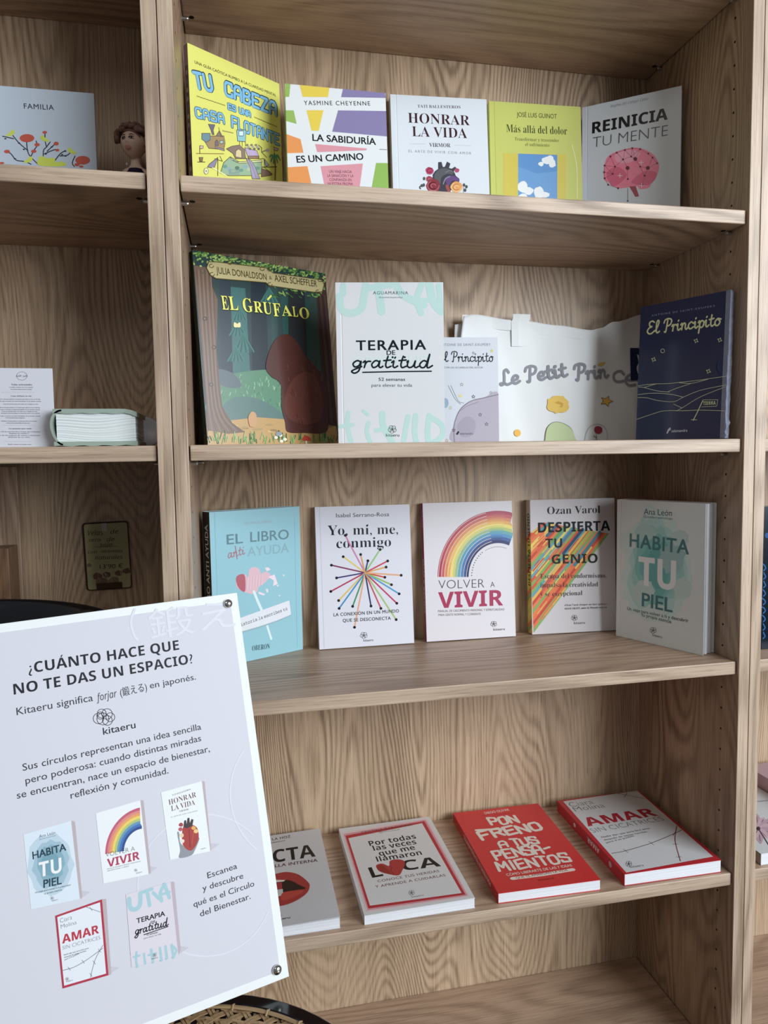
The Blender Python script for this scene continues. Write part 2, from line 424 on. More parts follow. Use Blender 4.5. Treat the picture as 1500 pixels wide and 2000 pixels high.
# ------------------------------------------------------------------ bookcases
SH = [1.6866, 1.3690, 1.0529, .7294, .4077, .0954]       # tops of the boards, the last one the floor board
HOLES = [.96947 - .032 * i for i in range(-28, 26)]
STEEL = plain('c8c8c8', 1, .28, 1.)
HOLE = plain('1a120c', 1, .8)
def bookcase(x0, shelves, label, holes=True, side_vis=(1, 1)):
    """x0 is the inner face of the left side panel"""
    t = empty('bookcase', Vector((x0 + UW / 2, UD / 2, 0)), label, 'bookcase', 'oak bookcases standing side by side')
    cx = x0 + UW / 2; cy = UD / 2
    def part(nm, b_, mat, bev=.0009):
        x = [b_[0], b_[1], b_[2], b_[3], b_[4], b_[5]]
        mx = ((x[0] + x[3]) / 2, (x[1] + x[4]) / 2, (x[2] + x[5]) / 2)
        o = MB().box(x[0] - mx[0], x[1] - mx[1], x[2] - mx[2], x[3] - mx[0], x[4] - mx[1], x[5] - mx[2])
        if nm in ('side_panel', 'shelf', 'floor_board', 'top_board'): o.mi[2] = 1; mat = [mat, LIT_EDGE_Z if nm == 'side_panel' else LIT_EDGE_X]
        o = o.build(nm, mat, t, bevel=bev)
        o.location = (mx[0] - cx, mx[1] - cy, mx[2])
        return o
    g = .0004
    pl = part('side_panel', (x0 - UP + g, 0, 0, x0, UD, 2.02), OAK_Z)
    pr = part('side_panel', (x0 + UW, 0, 0, x0 + UW + UP - g, UD, 2.02), OAK_Z)
    part('back_panel', (x0 - UP + g, UD, .06, x0 + UW + UP - g, UD + .006, 2.02), OAK_BACK, 0)
    part('top_board', (x0, .001, 2.0, x0 + UW, UD, 2.02), OAK_X)
    part('plinth', (x0, .02, 0, x0 + UW, .036, SH[5] - ST), OAK_X)
    for i, z in enumerate(shelves):
        last = i == len(shelves) - 1
        sh = part('floor_board' if last else 'shelf', (x0 + .0015, REC if not last else .001, z - ST, x0 + UW - .0015, UD - .0005, z), OAK_X, .0014)
        if last: continue
        for sx, xx in ((1, x0), (-1, x0 + UW)):
            for yy in (.0366, .215):
                p = MB()
                M1 = Matrix.Translation((0, 0, 0)) @ Matrix.Rotation(PI / 2 * sx, 4, 'Y')
                p.lathe([(.0028, 0), (.0028, .007), (.0022, .0085)], 12, 0, M1)
                p.box(min(0, sx * .001), -.0012, 0, max(sx * .001, sx * .007), .0012, .0026, 0)
                o = p.build('shelf_pin', STEEL, t, smooth=False)
                o.location = (xx - cx, yy - cy, z - ST - .0029)
                q = MB().lathe([(.0036, 0), (.0036, .0005)], 14, 0).build('connector_hole', HOLE, sh)
                q.location = Vector((xx + sx * .013, yy, z - ST - .0004)) - Vector((x0 + UW / 2, (REC + UD - .0005) / 2, z - ST / 2))
    if holes:
        for sx, xx, pp in ((1, x0, pl), (-1, x0 + UW, pr)):
            mb = MB()
            for hz in HOLES:
                if any(z - ST - .012 < hz < z + .004 for z in shelves): continue
                for yy in (.0366,):
                    M1 = Matrix.Translation((xx - sx * .0001, yy, hz)) @ Matrix.Rotation(PI / 2 * sx, 4, 'Y')
                    mb.lathe([(.0017, 0), (.0017, .0003)], 8, 0, M1)
            o = mb.build('pin_holes', HOLE, t); o.location = (-cx, -cy, 0); o['kind'] = 'stuff'
    return t
bookcase(0, SH, 'oak bookcase in the middle, full of paperbacks facing out')
bookcase(-UW - 2 * UP, SH, 'oak bookcase on the left, behind the chair and the printed board')
bookcase(UW + 2 * UP, SH, 'oak bookcase at the right edge, only its front edge showing')
# ------------------------------------------------------------------ books
def pages_mat():
    m = bpy.data.materials.new('stacked_paper'); m.use_nodes = True
    nt = m.node_tree; L = nt.links.new; b = nt.nodes['Principled BSDF']
    tc = nd(nt, 'ShaderNodeTexCoord'); v = nd(nt, 'ShaderNodeVectorMath', operation='MULTIPLY'); v.inputs[1].default_value = (6, 1800, 6)
    L(tc.outputs['Object'], v.inputs[0])
    n = nd(nt, 'ShaderNodeTexNoise'); n.inputs['Scale'].default_value = 1; n.inputs['Detail'].default_value = 2; L(v.outputs[0], n.inputs['Vector'])
    mr = nd(nt, 'ShaderNodeMapRange'); L(n.outputs['Fac'], mr.inputs[0]); mr.inputs[1].default_value = .3; mr.inputs[2].default_value = .6
    mx = nd(nt, 'ShaderNodeMix', data_type='RGBA'); L(mr.outputs[0], mx.inputs[0])
    mx.inputs[6].default_value = (.66, .68, .72, 1); mx.inputs[7].default_value = (.86, .88, .92, 1)
    L(mx.outputs[2], b.inputs['Base Color']); b.inputs['Roughness'].default_value = .8
    bp = nd(nt, 'ShaderNodeBump'); bp.inputs['Strength'].default_value = .3; bp.inputs['Distance'].default_value = .0003; L(n.outputs['Fac'], bp.inputs['Height']); L(bp.outputs[0], b.inputs['Normal'])
    return m
PAPER = pages_mat()
GEO = {
'A':([0.0101, 0.1589, 0.588, 0.0150, 0.1558, 0.2339, 0.0098],1.369,[[363.5, 85.6], [542.9, 165.7], [556.0, 471.2], [380.5, 426.4]]),
'B':([0.1421, 0.1756, 0.0096, 0.079, 0.1491, 0.206, 0.0191],1.369,[[555.1, 163.7], [752.9, 182.5], [761.7, 451.8], [564.2, 441.3]]),
'C':([0.3071, 0.2167, -0.0677, 0.1021, 0.1546, 0.2288, 0.0166],1.369,[[762.0, 184.5], [950.1, 194.6], [959.5, 473.1], [770.7, 468.2]]),
'D':([0.4679, 0.2192, -0.0463, 0.0615, 0.1548, 0.2287, 0.0148],1.369,[[955.1, 197.6], [1134.0, 209.3], [1139.9, 484.9], [961.6, 479.2]]),
'E':([0.6264, 0.2275, -0.6517, 0.0115, 0.1502, 0.2299, 0.015],1.369,[[1137.3, 210.6], [1331.5, 167.7], [1326.7, 465.2], [1135.3, 491.3]]),
'F':([0.0183, 0.1197, 0.47, 0.1045, 0.2193, 0.2695, 0.0104],1.0529,[[375.1, 488.5], [634.8, 534.7], [662.0, 870.2], [405.7, 870.7]]),
'G':([0.2, 0.1263, -0.1475, 0.0141, 0.1533, 0.228, 0.0147],1.0529,[[654.8, 552.2], [865.7, 551.8], [869.2, 866.0], [661.3, 869.1]]),
'H':([0.3369, 0.175, -0.1146, 0.0459, 0.12, 0.1629, 0.012],1.0529,[[821.3, 659.3], [971.8, 659.2], [974.9, 865.7], [825.2, 867.8]]),
'I':([0.6771, 0.141, -1.107, 0.049, 0.1412, 0.2097, 0.0122],1.0529,[[1251.5, 600.6], [1427.1, 566.7], [1414.2, 856.6], [1241.4, 861.9]]),
'J':([0.0155, 0.1634, 0.5001, 0.0, 0.1549, 0.2298, 0.0225],0.7294,[[408.1, 1001.3], [584.4, 989.4], [590.8, 1268.5], [418.3, 1307.0]]),
'K':([0.1766, 0.2240, -0.0022, 0.0925, 0.1553, 0.2271, 0.013],0.7294,[[614.8, 990.7], [799.4, 985.2], [808.8, 1255.9], [624.0, 1268.8]]),
'L':([0.3537, 0.2253, -0.0212, 0.0801, 0.1542, 0.228, 0.0145],0.7294,[[825.3, 983.1], [999.4, 978.3], [1007.6, 1242.7], [833.6, 1253.9]]),
'M':([0.5387, 0.225, -0.0586, 0.0491, 0.1512, 0.2282, 0.0205],0.7294,[[1035.1, 977.0], [1200.0, 972.8], [1203.6, 1230.8], [1039.6, 1239.6]]),
'N':([0.672, 0.1863, -1.165, 0.0, 0.156, 0.2289, 0.029],0.7294,[[1205.1, 976.1], [1378.5, 984.2], [1373.3, 1281.1], [1203.0, 1241.5]]),
'O':([0.0227, 0.0129, -0.0007, 1.5708, 0.15, 0.2334, 0.0123],0.4077,[[443.8, 1644.7], [624.9, 1622.7], [664.4, 1796.3], [439.7, 1829.5]]),
'P':([0.2052, 0.0116, 0.0069, 1.5708, 0.1563, 0.2314, 0.0133],0.4077,[[661.5, 1619.0], [838.9, 1596.7], [927.8, 1756.0], [711.6, 1789.0]]),
'Q':([0.396, 0.0143, -0.0269, 1.5708, 0.1542, 0.2315, 0.0151],0.4077,[[884.8, 1588.2], [1050.6, 1570.4], [1173.1, 1719.7], [972.9, 1745.5]]),
'R':([0.5886, 0.0115, -0.0122, 1.5708, 0.1576, 0.2274, 0.018],0.4077,[[1088.1, 1564.3], [1247.5, 1546.0], [1408.9, 1681.6], [1219.7, 1707.8]]),
}
# every art routine below draws in the pixel grid of an enlarged crop (left, top, enlargement) of the photographed cover
CROP = {'A': (340, 70, 1500 / 440), 'B': (340, 70, 1500 / 440), 'C': (740, 150, 1500 / 660), 'D': (740, 150, 1500 / 660), 'E': (740, 150, 1500 / 660),
        'F': (360, 470, 1500 / 540), 'G': (360, 470, 1500 / 540), 'H': (840, 550, 1500 / 660), 'I': (1240, 600, 7.405),
        'J': (370, 960, 1500 / 460), 'K': (370, 960, 1500 / 460), 'L': (800, 950, 1500 / 640), 'M': (800, 950, 1500 / 640), 'N': (800, 950, 1500 / 640),
        'O': (540, 1580, 1500 / 420), 'P': (540, 1580, 1500 / 420), 'Q': (860, 1520, 2.5), 'R': (860, 1520, 2.5)}
def frame_matrix(p, zs):
    X, Y, a, l, w, h, t = p
    u = Vector((math.cos(a), math.sin(a), 0)); n0 = Vector((math.sin(a), -math.cos(a), 0)); Z = Vector((0, 0, 1))
    v = math.cos(l) * Z - math.sin(l) * n0; n = math.cos(l) * n0 + math.sin(l) * Z
    M = Matrix((u, -n, v)).transposed().to_4x4()
    M.translation = Vector((X, Y, zs + t * math.sin(l) + .0003))
    return M
def sheet(w, h, th, lift, y0, crease=0, n=14):
    """a bending sheet between u=0 and u=w, th thick, its outer face at y0 + lift(u)"""
    us = sorted(set([w * i / n for i in range(n + 1)] + ([crease - .0009, crease, crease + .0009] if crease else [])))
    v = []; f = []
    for z in (0, h):
        for u in us:
            d = .0005 if crease and abs(u - crease) < 1e-6 else 0
            y = y0 + lift(u) + d
            v += [(u, y, z), (u, y + th, z)]
    m = len(us)
    for i in range(m - 1):
        a, b = 2 * i, 2 * i + 2; A, B = a + 2 * m, b + 2 * m
        f += [(a, b, B, A), (a + 1, A + 1, B + 1, b + 1), (a, a + 1, b + 1, b), (A, B, B + 1, A + 1)]
    f += [(0, 2 * m, 2 * m + 1, 1), (2 * m - 2, 2 * m - 1, 4 * m - 1, 4 * m - 2)]
    return v, f
def book(key, label, group, cover, art, gain=1.2, spine=None, crease=.0075, curl=0., rough=.32, spine_art=None, T=None, name='paperback_book', ct=.0007, fan=False, page_in=.0006):
    p, zs, quad = GEO[key]
    X, Y, a, l, w, h, t = p
    t = T or t
    root = empty(name, frame_matrix(p, zs), label, 'book', group)
    M = root.matrix_world.copy()
    lf = (lambda u, v=0: -curl * u / w)
    v, f = sheet(w, h, ct, lf, 0, crease)
    fc = mesh_obj('front_cover', v, f, plain(cover, gain, rough), root)
    mesh_obj('back_cover', *sheet(w, h, ct, lambda u: 0, t - ct, 0, 2), plain(cover, gain, rough), root)
    sp = MB().box(0, .0002, 0, ct, t - .0002, h).build('spine', plain(spine or cover, gain, rough), root, bevel=.0003)
    if fan:
        for i in range(5):
            a0 = ct + (t - 2 * ct) * i / 5; a1 = ct + (t - 2 * ct) * (i + 1) / 5
            MB().box(ct, a0 + .0003, page_in, w - page_in - (.004, .0005, .002, .0, .003)[i], a1 - .0002, h - page_in).build('pages', PAPER, root)
    else:
        y1 = ct - .0 + (lf(w) * .55 if curl else 0)
        n = 10; vv = []; ff = []
        for z in (page_in, h - page_in):
            for i in range(n + 1):
                u = ct + (w - page_in - ct) * i / n
                vv += [(u, ct + .0001 + lf(u) * .7, z), (u, t - ct - .0001, z)]
        m = n + 1
        for i in range(n):
            a_, b_ = 2 * i, 2 * i + 2; A, B = a_ + 2 * m, b_ + 2 * m
            ff += [(a_, b_, B, A), (a_ + 1, A + 1, B + 1, b_ + 1), (a_, a_ + 1, b_ + 1, b_), (A, B, B + 1, A + 1)]
        ff += [(0, 2 * m, 2 * m + 1, 1), (2 * m - 2, 2 * m - 1, 4 * m - 1, 4 * m - 2)]
        mesh_obj('pages', vv, ff, PAPER, root)
    if art:
        A = Art(quad, CROP[key], w, h, gain, rough, step=1.6e-6 if key == 'F' else 2.5e-6, lift=(lambda u, v: lf(u)))
        art(A); A.build(fc)
    if spine_art:
        B = Art([(0, 0), (1, 0), (1, 1), (0, 1)], (0, 0, 1), t, h, gain, rough)
        spine_art(B)
        for k in ('lettering', 'illustration'):
            if B.L[k].f:
                o = B.L[k].build(k, B.slots[k], sp); o['kind'] = 'stuff'
                o.matrix_local = Matrix(((0, 1, 0, 0), (-1, 0, 0, t), (0, 0, 1, 0), (0, 0, 0, 1)))
    return root
# ---- cover art
INK = '22242a'
def art_A(a):
    a.text('UNA GUÍA CAÓTICA RUMBO A LA CLARIDAD MENTAL', 130, 190, 672, 412, 18, '33301c', off=.01)
    bl, dk = '74b6dc', '233a48'
    a.caps('TU', 140, 352, 250, 374, 98, bl, 19, outline=dk, ow=9, ohift=(2, -2))
    a.caps('CABEZA', 336, 398, 672, 535, 82, bl, 16, outline=dk, ow=8, ohift=(2, -2))
    a.caps('ES UNA', 356, 492, 502, 545, 34, bl, 9, outline=dk, ow=5)
    a.line([(145 + i * 9, 405 + i * 3 + (i % 2) * 3) for i in range(22)], 3, '4a4a20')
    a.line([(528 + i * 8, 545 + i * 3.4 + (i % 2) * 3) for i in range(20)], 3, '4a4a20')
    a.caps('CASA', 144, 546, 328, 588, 60, bl, 12, outline=dk, ow=6)
    a.caps('FLOTANTE', 382, 612, 694, 730, 68, bl, 12, outline=dk, ow=6)
    ol = '5a4a3a'; O = lambda p, w=3: a.line(p + [p[0]], w, ol)
    def shp(p, c): a.poly(p, c); O(p, 3)
    k = 3.409 / 7.895; ox, oy = (370 - 340) * 3.409, (230 - 70) * 3.409     # enlarged crop of the drawing
    P = lambda l: [(ox + x * k, oy + y * k) for x, y in l]
    shp(P([(230, 290), (520, 290), (540, 400), (520, 500), (290, 480), (230, 380)]), 'a48a5c')
    shp(P([(180, 250), (310, 250), (310, 350), (250, 390), (180, 340)]), '6c8e98')
    shp(P([(280, 110), (380, 120), (355, 200), (370, 270), (340, 270), (320, 200)]), '6e6a80')
    shp(P([(400, 290), (450, 210), (500, 300)]), '8a7a6a')
    a.line(P([(500, 210), (660, 245)]), 5, '9a8a5a'); a.line(P([(440, 160), (470, 290)]), 3, ol)
    shp(P([(385, 440), (385, 380), (410, 350), (435, 380), (435, 440)]), '7a6a7a'); shp(P([(460, 360), (510, 360), (510, 410), (460, 410)]), '9ac0b8')
    shp(P([(715, 200), (860, 200), (850, 380), (730, 370)]), '88c0c8'); shp(P([(750, 215), (820, 215), (820, 290), (750, 290)]), 'c8e4ea')
    for x in (760, 800, 850): a.line(P([(x, 370), (x + 5, 450)]), 3, ol)
    shp(P([(385, 455), (530, 500), (530, 520), (385, 475)]), 'a898b8')
    shp(P([(640, 450), (760, 430), (840, 500), (860, 640), (700, 640), (660, 560), (560, 490)]), '8c7668')
    shp(P([(700, 600), (705, 520), (745, 490), (790, 520), (795, 630), (700, 610)]), 'd8c890')
    shp(P([(840, 470), (1030, 520), (1060, 600), (1060, 640), (900, 640)]), 'b8a4c8'); shp(P([(900, 600), (1060, 600), (1050, 640), (900, 640)]), '9a7a5a')
    for i in range(9):
        x = 880 + i * 22; a.ell(*P([(x, 430 + (i % 3) * 30)])[0], 9, 8, ('8a7a6a', 'a8a0a0', '6a6a5a')[i % 3], 8)
    a.line(P([(1050, 430), (1100, 470), (1100, 540), (1180, 620)]), 4, '6a5a4a'); a.line(P([(1100, 540), (1190, 500)]), 4, '6a5a4a'); a.ell(*P([(1190, 510)])[0], 12, 12, 'a898a8', 7)
    shp(P([(520, 700), (620, 610), (780, 700), (1100, 690), (1110, 860), (980, 900), (600, 900), (470, 860)]), '96b490')
    for i in range(9): a.ell(*P([(540 + i * 62, 760 + (i * 37) % 90)])[0], 16, 12, ('6c9a88', '8aa8b8', 'b0c49a', '587c68')[i % 4], 9)
    shp(P([(620, 620), (700, 690), (880, 680), (1100, 660), (1110, 690), (760, 710), (640, 660)]), 'dde0a8')
    for i in range(4): a.line(P([(600, 820 + i * 18), (760, 810 + i * 22)]), 3, '6c7c90')
    shp(P([(860, 630), (930, 660), (1000, 760), (1080, 950), (960, 950), (920, 760)]), 'a498b4'); a.line(P([(900, 650), (960, 760), (1020, 940)]), 3, '74688a')
    shp(P([(380, 770), (430, 620), (300, 720), (270, 770), (340, 780)]), '8a88a0')
    a.line(P([(100, 560), (520, 565)]), 4, '9a7a3a'); a.line(P([(150, 440), (150, 560)]), 4, ol); shp(P([(150, 440), (205, 445), (200, 480), (150, 490)]), 'd8b0a8')
    shp(P([(140, 620), (200, 620), (190, 680), (150, 680)]), '8c6c3c'); a.line(P([(120, 690), (230, 690)]), 4, ol)
    a.ell(*P([(250, 830)])[0], 16, 22, ol); a.ell(*P([(250, 830)])[0], 13, 19, 'e8e8c0'); a.ell(*P([(250, 830)])[0], 6, 8, '9a9a7a')
    a.line(P([(350, 780), (560, 900)]), 8, 'e4e69a'); a.line(P([(430, 640), (430, 900)]), 4, ol); a.line(P([(460, 600), (500, 680), (380, 640)]), 3, ol)
    a.line(P([(1310, 960), (1315, 800), (1305, 650)]), 9, '8a5c34')
    for dx, dy in ((-80, -30), (-60, 40), (-20, 70), (40, 60), (80, 20), (60, -30), (-10, -60)):
        a.line(P([(1305, 620), (1305 + dx * .6, 600 + dy * .5), (1305 + dx, 640 + dy)]), 9, '4c9468', True)
    a.line(P([(1285, 450), (1305, 600)]), 3, ol); shp(P([(1285, 460), (1360, 490), (1340, 520), (1295, 510)]), 'c8a8b0')
    shp(P([(1150, 650), (1220, 740), (1170, 760), (1150, 700)]), '8a98a0'); a.line(P([(1110, 770), (1335, 765)]), 4, ol)
    shp(P([(1100, 790), (1230, 840), (1260, 890), (1100, 920)]), '8a6a5c'); a.line(P([(1060, 640), (1140, 640), (1150, 780), (1270, 880)]), 3, ol)
def art_B(a):
    a.poly([(735, 318), (770, 322), (762, 408), (735, 408)], '8cb050')
    a.poly([(832, 326), (1032, 345), (1022, 410), (852, 408)], 'd8c030'); a.poly([(1122, 352), (1405, 375), (1412, 416), (1110, 410)], '8078a4')
    a.poly([(735, 497), (792, 498), (812, 588), (735, 568)], '8cb050'); a.poly([(878, 497), (992, 497), (960, 634), (912, 634)], 'd8c030')
    a.poly([(1090, 498), (1412, 503), (1418, 672), (1050, 640)], '8078a4')
    a.poly([(735, 655), (838, 690), (858, 780), (735, 782)], 'dc8c44'); a.poly([(936, 722), (1282, 752), (1280, 764), (950, 776)], 'd08c98')
    a.poly([(738, 876), (884, 869), (912, 990), (912, 1150), (745, 1150)], 'dc8c44')
    a.poly([(972, 870), (1256, 852), (1215, 1150), (1030, 1150)], 'd08c98'); a.poly([(1345, 848), (1430, 850), (1440, 1150), (1290, 1150)], '86b04c')
    a.text('YASMINE CHEYENNE', 862, 462, 1306, 466, 28, '3c3c42', off=.006, sp=1.25)
    a.text('LA SABIDURÍA', 918, 700, 1344, 728, 44, INK, off=.022); a.text('ES UN CAMINO', 814, 846, 1262, 826, 44, INK, off=.022)
    for i, t in enumerate(('UN VIAJE HACIA', 'LA SANACIÓN Y LA', 'CONFIANZA EN', 'NUESTRA PROPIA', 'CAPACIDAD')):
        w_ = (76, 88, 74, 84, 60)[i]; a.text(t, 1106 - w_, 914 + i * 27, 1106 + w_, 916 + i * 27, 18, '6a4450', off=.012)
    a.line([(1368, 758), (1416, 760)], 3, '55585c')
def rose(a, x, y, r, c1, c2, c3):
    a.ell(x, y, r, r * .9, c1, 14, 0, .08)
    for k in range(3):
        rr = r * (.8 - .24 * k)
        a.line([(x + rr * math.cos(t * .7 + k), y + rr * .85 * math.sin(t * .7 + k)) for t in range(7)], r * .14, (c2, c3)[k % 2], True)
def art_C(a):
    a.text('TATI BALLESTEROS', 172, 138, 362, 142, 13, '4a4648', 's', off=-.008)
    a.text('HONRAR', 130, 205, 404, 217, 44, '43262c', 's', off=-.008); a.text('LA VIDA', 148, 265, 392, 274, 44, '43262c', 's', off=-.008)
    a.text('VIRMOR', 224, 312, 318, 314, 17, '4a3a40', 's', off=-.008)
    a.line([(135, 299), (205, 300)], 1, 'a0a0a8'); a.line([(336, 305), (408, 307)], 1, 'a0a0a8')
    a.text('EL ARTE DE VIVIR CON AMOR', 132, 336, 410, 346, 11, '7a8088', sp=1.4)
    k = 2.2727 / 15; P = lambda l: [(182 - 1 + x * k, 341 + y * k) for x, y in l]
    a.poly(P([(540, 260), (640, 250), (680, 400), (740, 390), (800, 240), (900, 300), (860, 430), (940, 450), (1030, 390), (1080, 430), (1000, 520), (1060, 660), (1160, 740), (1160, 830), (900, 1100), (820, 1600), (600, 1600), (460, 1000), (380, 800), (380, 620), (450, 520), (540, 460)]), '44444e', False)
    a.poly(P([(560, 480), (700, 440), (860, 470), (980, 620), (820, 600), (640, 700), (600, 900), (450, 800), (440, 620)]), '585a5e', True)
    a.poly(P([(760, 760), (860, 660), (1060, 680), (1160, 760), (1140, 820), (960, 800), (860, 950), (800, 900)]), '64487a', True)
    a.line(P([(760, 560), (900, 500), (980, 560)]), 3, '7a7680', True); a.line(P([(690, 900), (760, 740), (880, 680)]), 4, '8a869a', True)
    rose(a, *P([(290, 510)])[0], 18, '9c2c50', 'c24a70', '701c38'); rose(a, *P([(280, 750)])[0], 15, '9a3c50', 'b86074', '70303c')
    rose(a, *P([(400, 950)])[0], 32, '84343c', 'a85460', '5c2028'); rose(a, *P([(1080, 990)])[0], 28, 'd49450', 'e8b478', 'b87440')
    rose(a, *P([(1090, 500)])[0], 11, 'a83c60', 'c87088', '6a2038')
    for x, y in ((60, 950), (130, 740), (120, 930), (1370, 980), (1300, 930), (1330, 1080), (20, 1000)): a.ell(*P([(x, y)])[0], 6, 8, '4c5454', 8)
    a.line(P([(40, 1000), (90, 1060)]), 5, 'e8ecf0'); a.line(P([(800, 960), (860, 1120)]), 14, '9a4a44'); a.line(P([(1290, 1000), (1280, 1150)]), 2, '4c5454')
def art_D(a):
    a.text('JOSÉ LUIS GUINOT', 612, 178, 790, 187, 20, '4a5020', off=.004)
    a.text('Más allá del dolor', 566, 246, 836, 258, 34, '3c4418', 's', off=-.008)
    a.text('Transformar y trascender', 603, 284, 800, 291, 15, '6a7030', 's', off=-.008); a.text('el sufrimiento', 650, 308, 757, 312, 15, '6a7030', 's', off=-.008)
    a.poly([(553, 340), (830, 345), (828, 760), (553, 760)], 'c8b838')
    a.poly([(618, 342), (792, 348), (792, 720), (618, 720)], '6298cc')
    a.poly([(618, 342), (792, 348), (792, 420), (700, 430), (618, 400)], '548cc4')
    for x, y, rx, ry in ((745, 372, 32, 16), (775, 385, 22, 20), (720, 388, 18, 10), (760, 365, 22, 14)): a.ell(min(x, 770), y, rx * .7, ry, 'dce6f0', 12, 0, .12)
    for x, y, rx, ry in ((640, 490, 22, 26), (665, 508, 22, 16), (710, 515, 22, 26), (735, 525, 24, 12), (640, 540, 22, 20)): a.ell(x, y, rx, ry, 'dce6f0', 14, 0, .12)
    a.line([(858, 305), (878, 400), (880, 540)], 3, 'e4eca0', True)
def art_E(a):
    a.text('Regina del Campo Calvo', 1028, 138, 1196, 103, 12, '6a7078', 'i')
    a.text('REINICIA', 946, 253, 1282, 190, 50, '08080c', 'b', off=.012); a.text('TU MENTE', 948, 316, 1282, 262, 47, '44484e', off=-.014)
    a.poly([(1000, 400), (1020, 352), (1080, 325), (1150, 316), (1210, 340), (1242, 385), (1238, 430), (1212, 466), (1200, 492), (1160, 500), (1150, 488), (1130, 488), (1060, 496), (1035, 470), (1002, 460)], 'c8647c', True)
    for p in ([(1010, 430), (1060, 400), (1100, 440), (1040, 488)], [(1120, 470), (1180, 420), (1235, 430), (1200, 480)]): a.poly(p, 'b44c68', True)
    a.poly([(1050, 345), (1110, 325), (1160, 340), (1120, 380), (1060, 380)], 'd47e92', True)
    a.poly([(1112, 488), (1140, 486), (1155, 532), (1138, 534)], '8a3440')
    N = [(1002, 395), (1000, 425), (1002, 452), (1018, 480), (1062, 496), (1028, 355), (1056, 338), (1092, 326), (1125, 318), (1160, 322), (1196, 342), (1215, 360), (1235, 385), (1038, 432), (1048, 400), (1084, 368), (1138, 366), (1104, 406), (1120, 355), (1194, 406), (1160, 400), (1180, 440), (1170, 482), (1105, 455)]
    for i in range(len(N)):
        for j in range(i):
            if math.dist(N[i], N[j]) < 52: a.line([N[i], N[j]], 1.3, '7a3a4c')
    for i, q in enumerate(N): a.ell(*q, *((9, 9) if q in ((1104, 406), (1138, 366), (1194, 406)) else (4.5, 4.5)), '5c1c2c', 8)
    for x, y in ((1165, 382), (1070, 440), (1167, 484)):
        a.line([(x - 10, y), (x + 10, y)], 2, 'f0d0d8'); a.line([(x, y - 10), (x, y + 10)], 2, 'f0d0d8')
    a.line([(1105, 495), (1105, 550)], 1.5, '44484e'); a.ell(1105, 552, 4, 4, '44484e', 8)
def art_F(a):
    r = random.Random(3)
    a.poly([(38, 52), (762, 178), (840, 1110), (125, 1110)], '34484a')
    a.poly([(230, 250), (330, 260), (360, 760), (240, 740)], '3e6a68'); a.poly([(520, 300), (720, 330), (740, 700), (560, 760)], '2c5450')
    for x, w_, c in ((190, 60, '35424c'), (360, 80, '2c3840'), (560, 90, '2e3438'), (680, 46, '38504c'), (470, 34, '34504c')): a.poly([(x, 210), (x + w_, 220), (x + w_ * 1.25, 790), (x + w_ * .1, 790)], c)
    for x, y, s_ in ((290, 480, 70), (320, 560, 90), (300, 400, 60), (460, 300, 70), (280, 620, 70), (640, 700, 60)):
        for k in range(9): a.line([(x, y - s_ * .6), (x + (k - 4) * s_ * .16, y + s_ * .5)], 7, ('3c746c', '2e5c58')[k % 2])
    a.poly([(180, 760), (500, 700), (790, 760), (800, 990), (170, 990)], '528064', True)
    for i in range(70): x = r.uniform(190, 560); y = r.uniform(740, 900); a.line([(x, y), (x + r.uniform(-6, 6), y - 16)], 4, ('6aa07c', '406c58', '88b48c')[i % 3])
    a.poly([(170, 700), (260, 720), (310, 790), (240, 800), (180, 770)], '56646a', True); a.poly([(210, 900), (280, 850), (400, 860), (520, 930), (540, 980), (220, 980)], '52706c', True)
    a.poly([(125, 990), (400, 960), (820, 990), (840, 1110), (125, 1110)], 'b08c50')
    for i in range(26): a.ell(r.uniform(150, 820), r.uniform(985, 1050), r.uniform(10, 34), r.uniform(3, 8), ('c8a460', '8e7040', '9c8450')[i % 3], 9)
    # trunks at both sides, roots spreading
    a.poly([(50, 135), (140, 150), (150, 250), (180, 320), (175, 600), (205, 900), (260, 990), (330, 1040), (240, 1050), (120, 1030), (118, 900), (95, 600)], '6e5848')
    for i in range(9): a.line([(66 + i * 11, 160), (90 + i * 10, 500), (122 + i * 10, 900), (130 + i * 22, 1035)], 3, ('56443a', '8a7262')[i % 2], True)
    for x, y in ((110, 425), (160, 580), (145, 782)): a.ell(x, y, 13, 11, '46362e', 12); a.ell(x, y, 7, 6, '7a6456', 10)
    a.poly([(715, 270), (770, 180), (838, 1010), (770, 1000), (745, 700)], '4a3834')
    for i in range(4): a.line([(725 + i * 12, 300), (760 + i * 14, 700), (785 + i * 14, 990)], 4, ('382a28', '5e4a42')[i % 2], True)
    # leaves overhead and grass below
    for i in range(330):
        x = r.uniform(45, 770); y = 55 + (x - 38) * .174 + abs(r.gauss(0, 34)) * (1.2 if x > 480 else .9)
        a.ell(x, y, r.uniform(6, 13), r.uniform(3, 6), ('78a44c', '94b858', '50803a', '3c6c38', 'a8c468')[i % 5], 6, r.uniform(-1, 1))
    for i in range(60):
        x = r.uniform(480, 740); a.ell(x, r.uniform(230, 310), 12, 4, ('4c8040', '7aa44c', '386430')[i % 3], 6, r.uniform(-.3, 1.2))
    for i in range(110):
        x = r.uniform(125, 835); b = r.uniform(1075, 1108); a.line([(x, b), (x + r.uniform(-12, 12), b - r.uniform(14, 48))], 4, ('4e8448', '6aa054', '2f5c38', '88b46c')[i % 4])
    for x, y in ((495, 1070), (520, 1058), (545, 1080), (525, 1090)): a.ell(x, y, 10, 8, 'd8dcd0', 8); a.ell(x, y, 4, 3, 'd8b840', 6)
    a.ell(510, 1050, 18, 12, '7c8c90', 10)
    a.line([(660, 1105), (658, 1085)], 9, 'dcd0c0'); a.poly([(636, 1085), (645, 1066), (660, 1060), (676, 1068), (684, 1086)], 'b83c28', True)
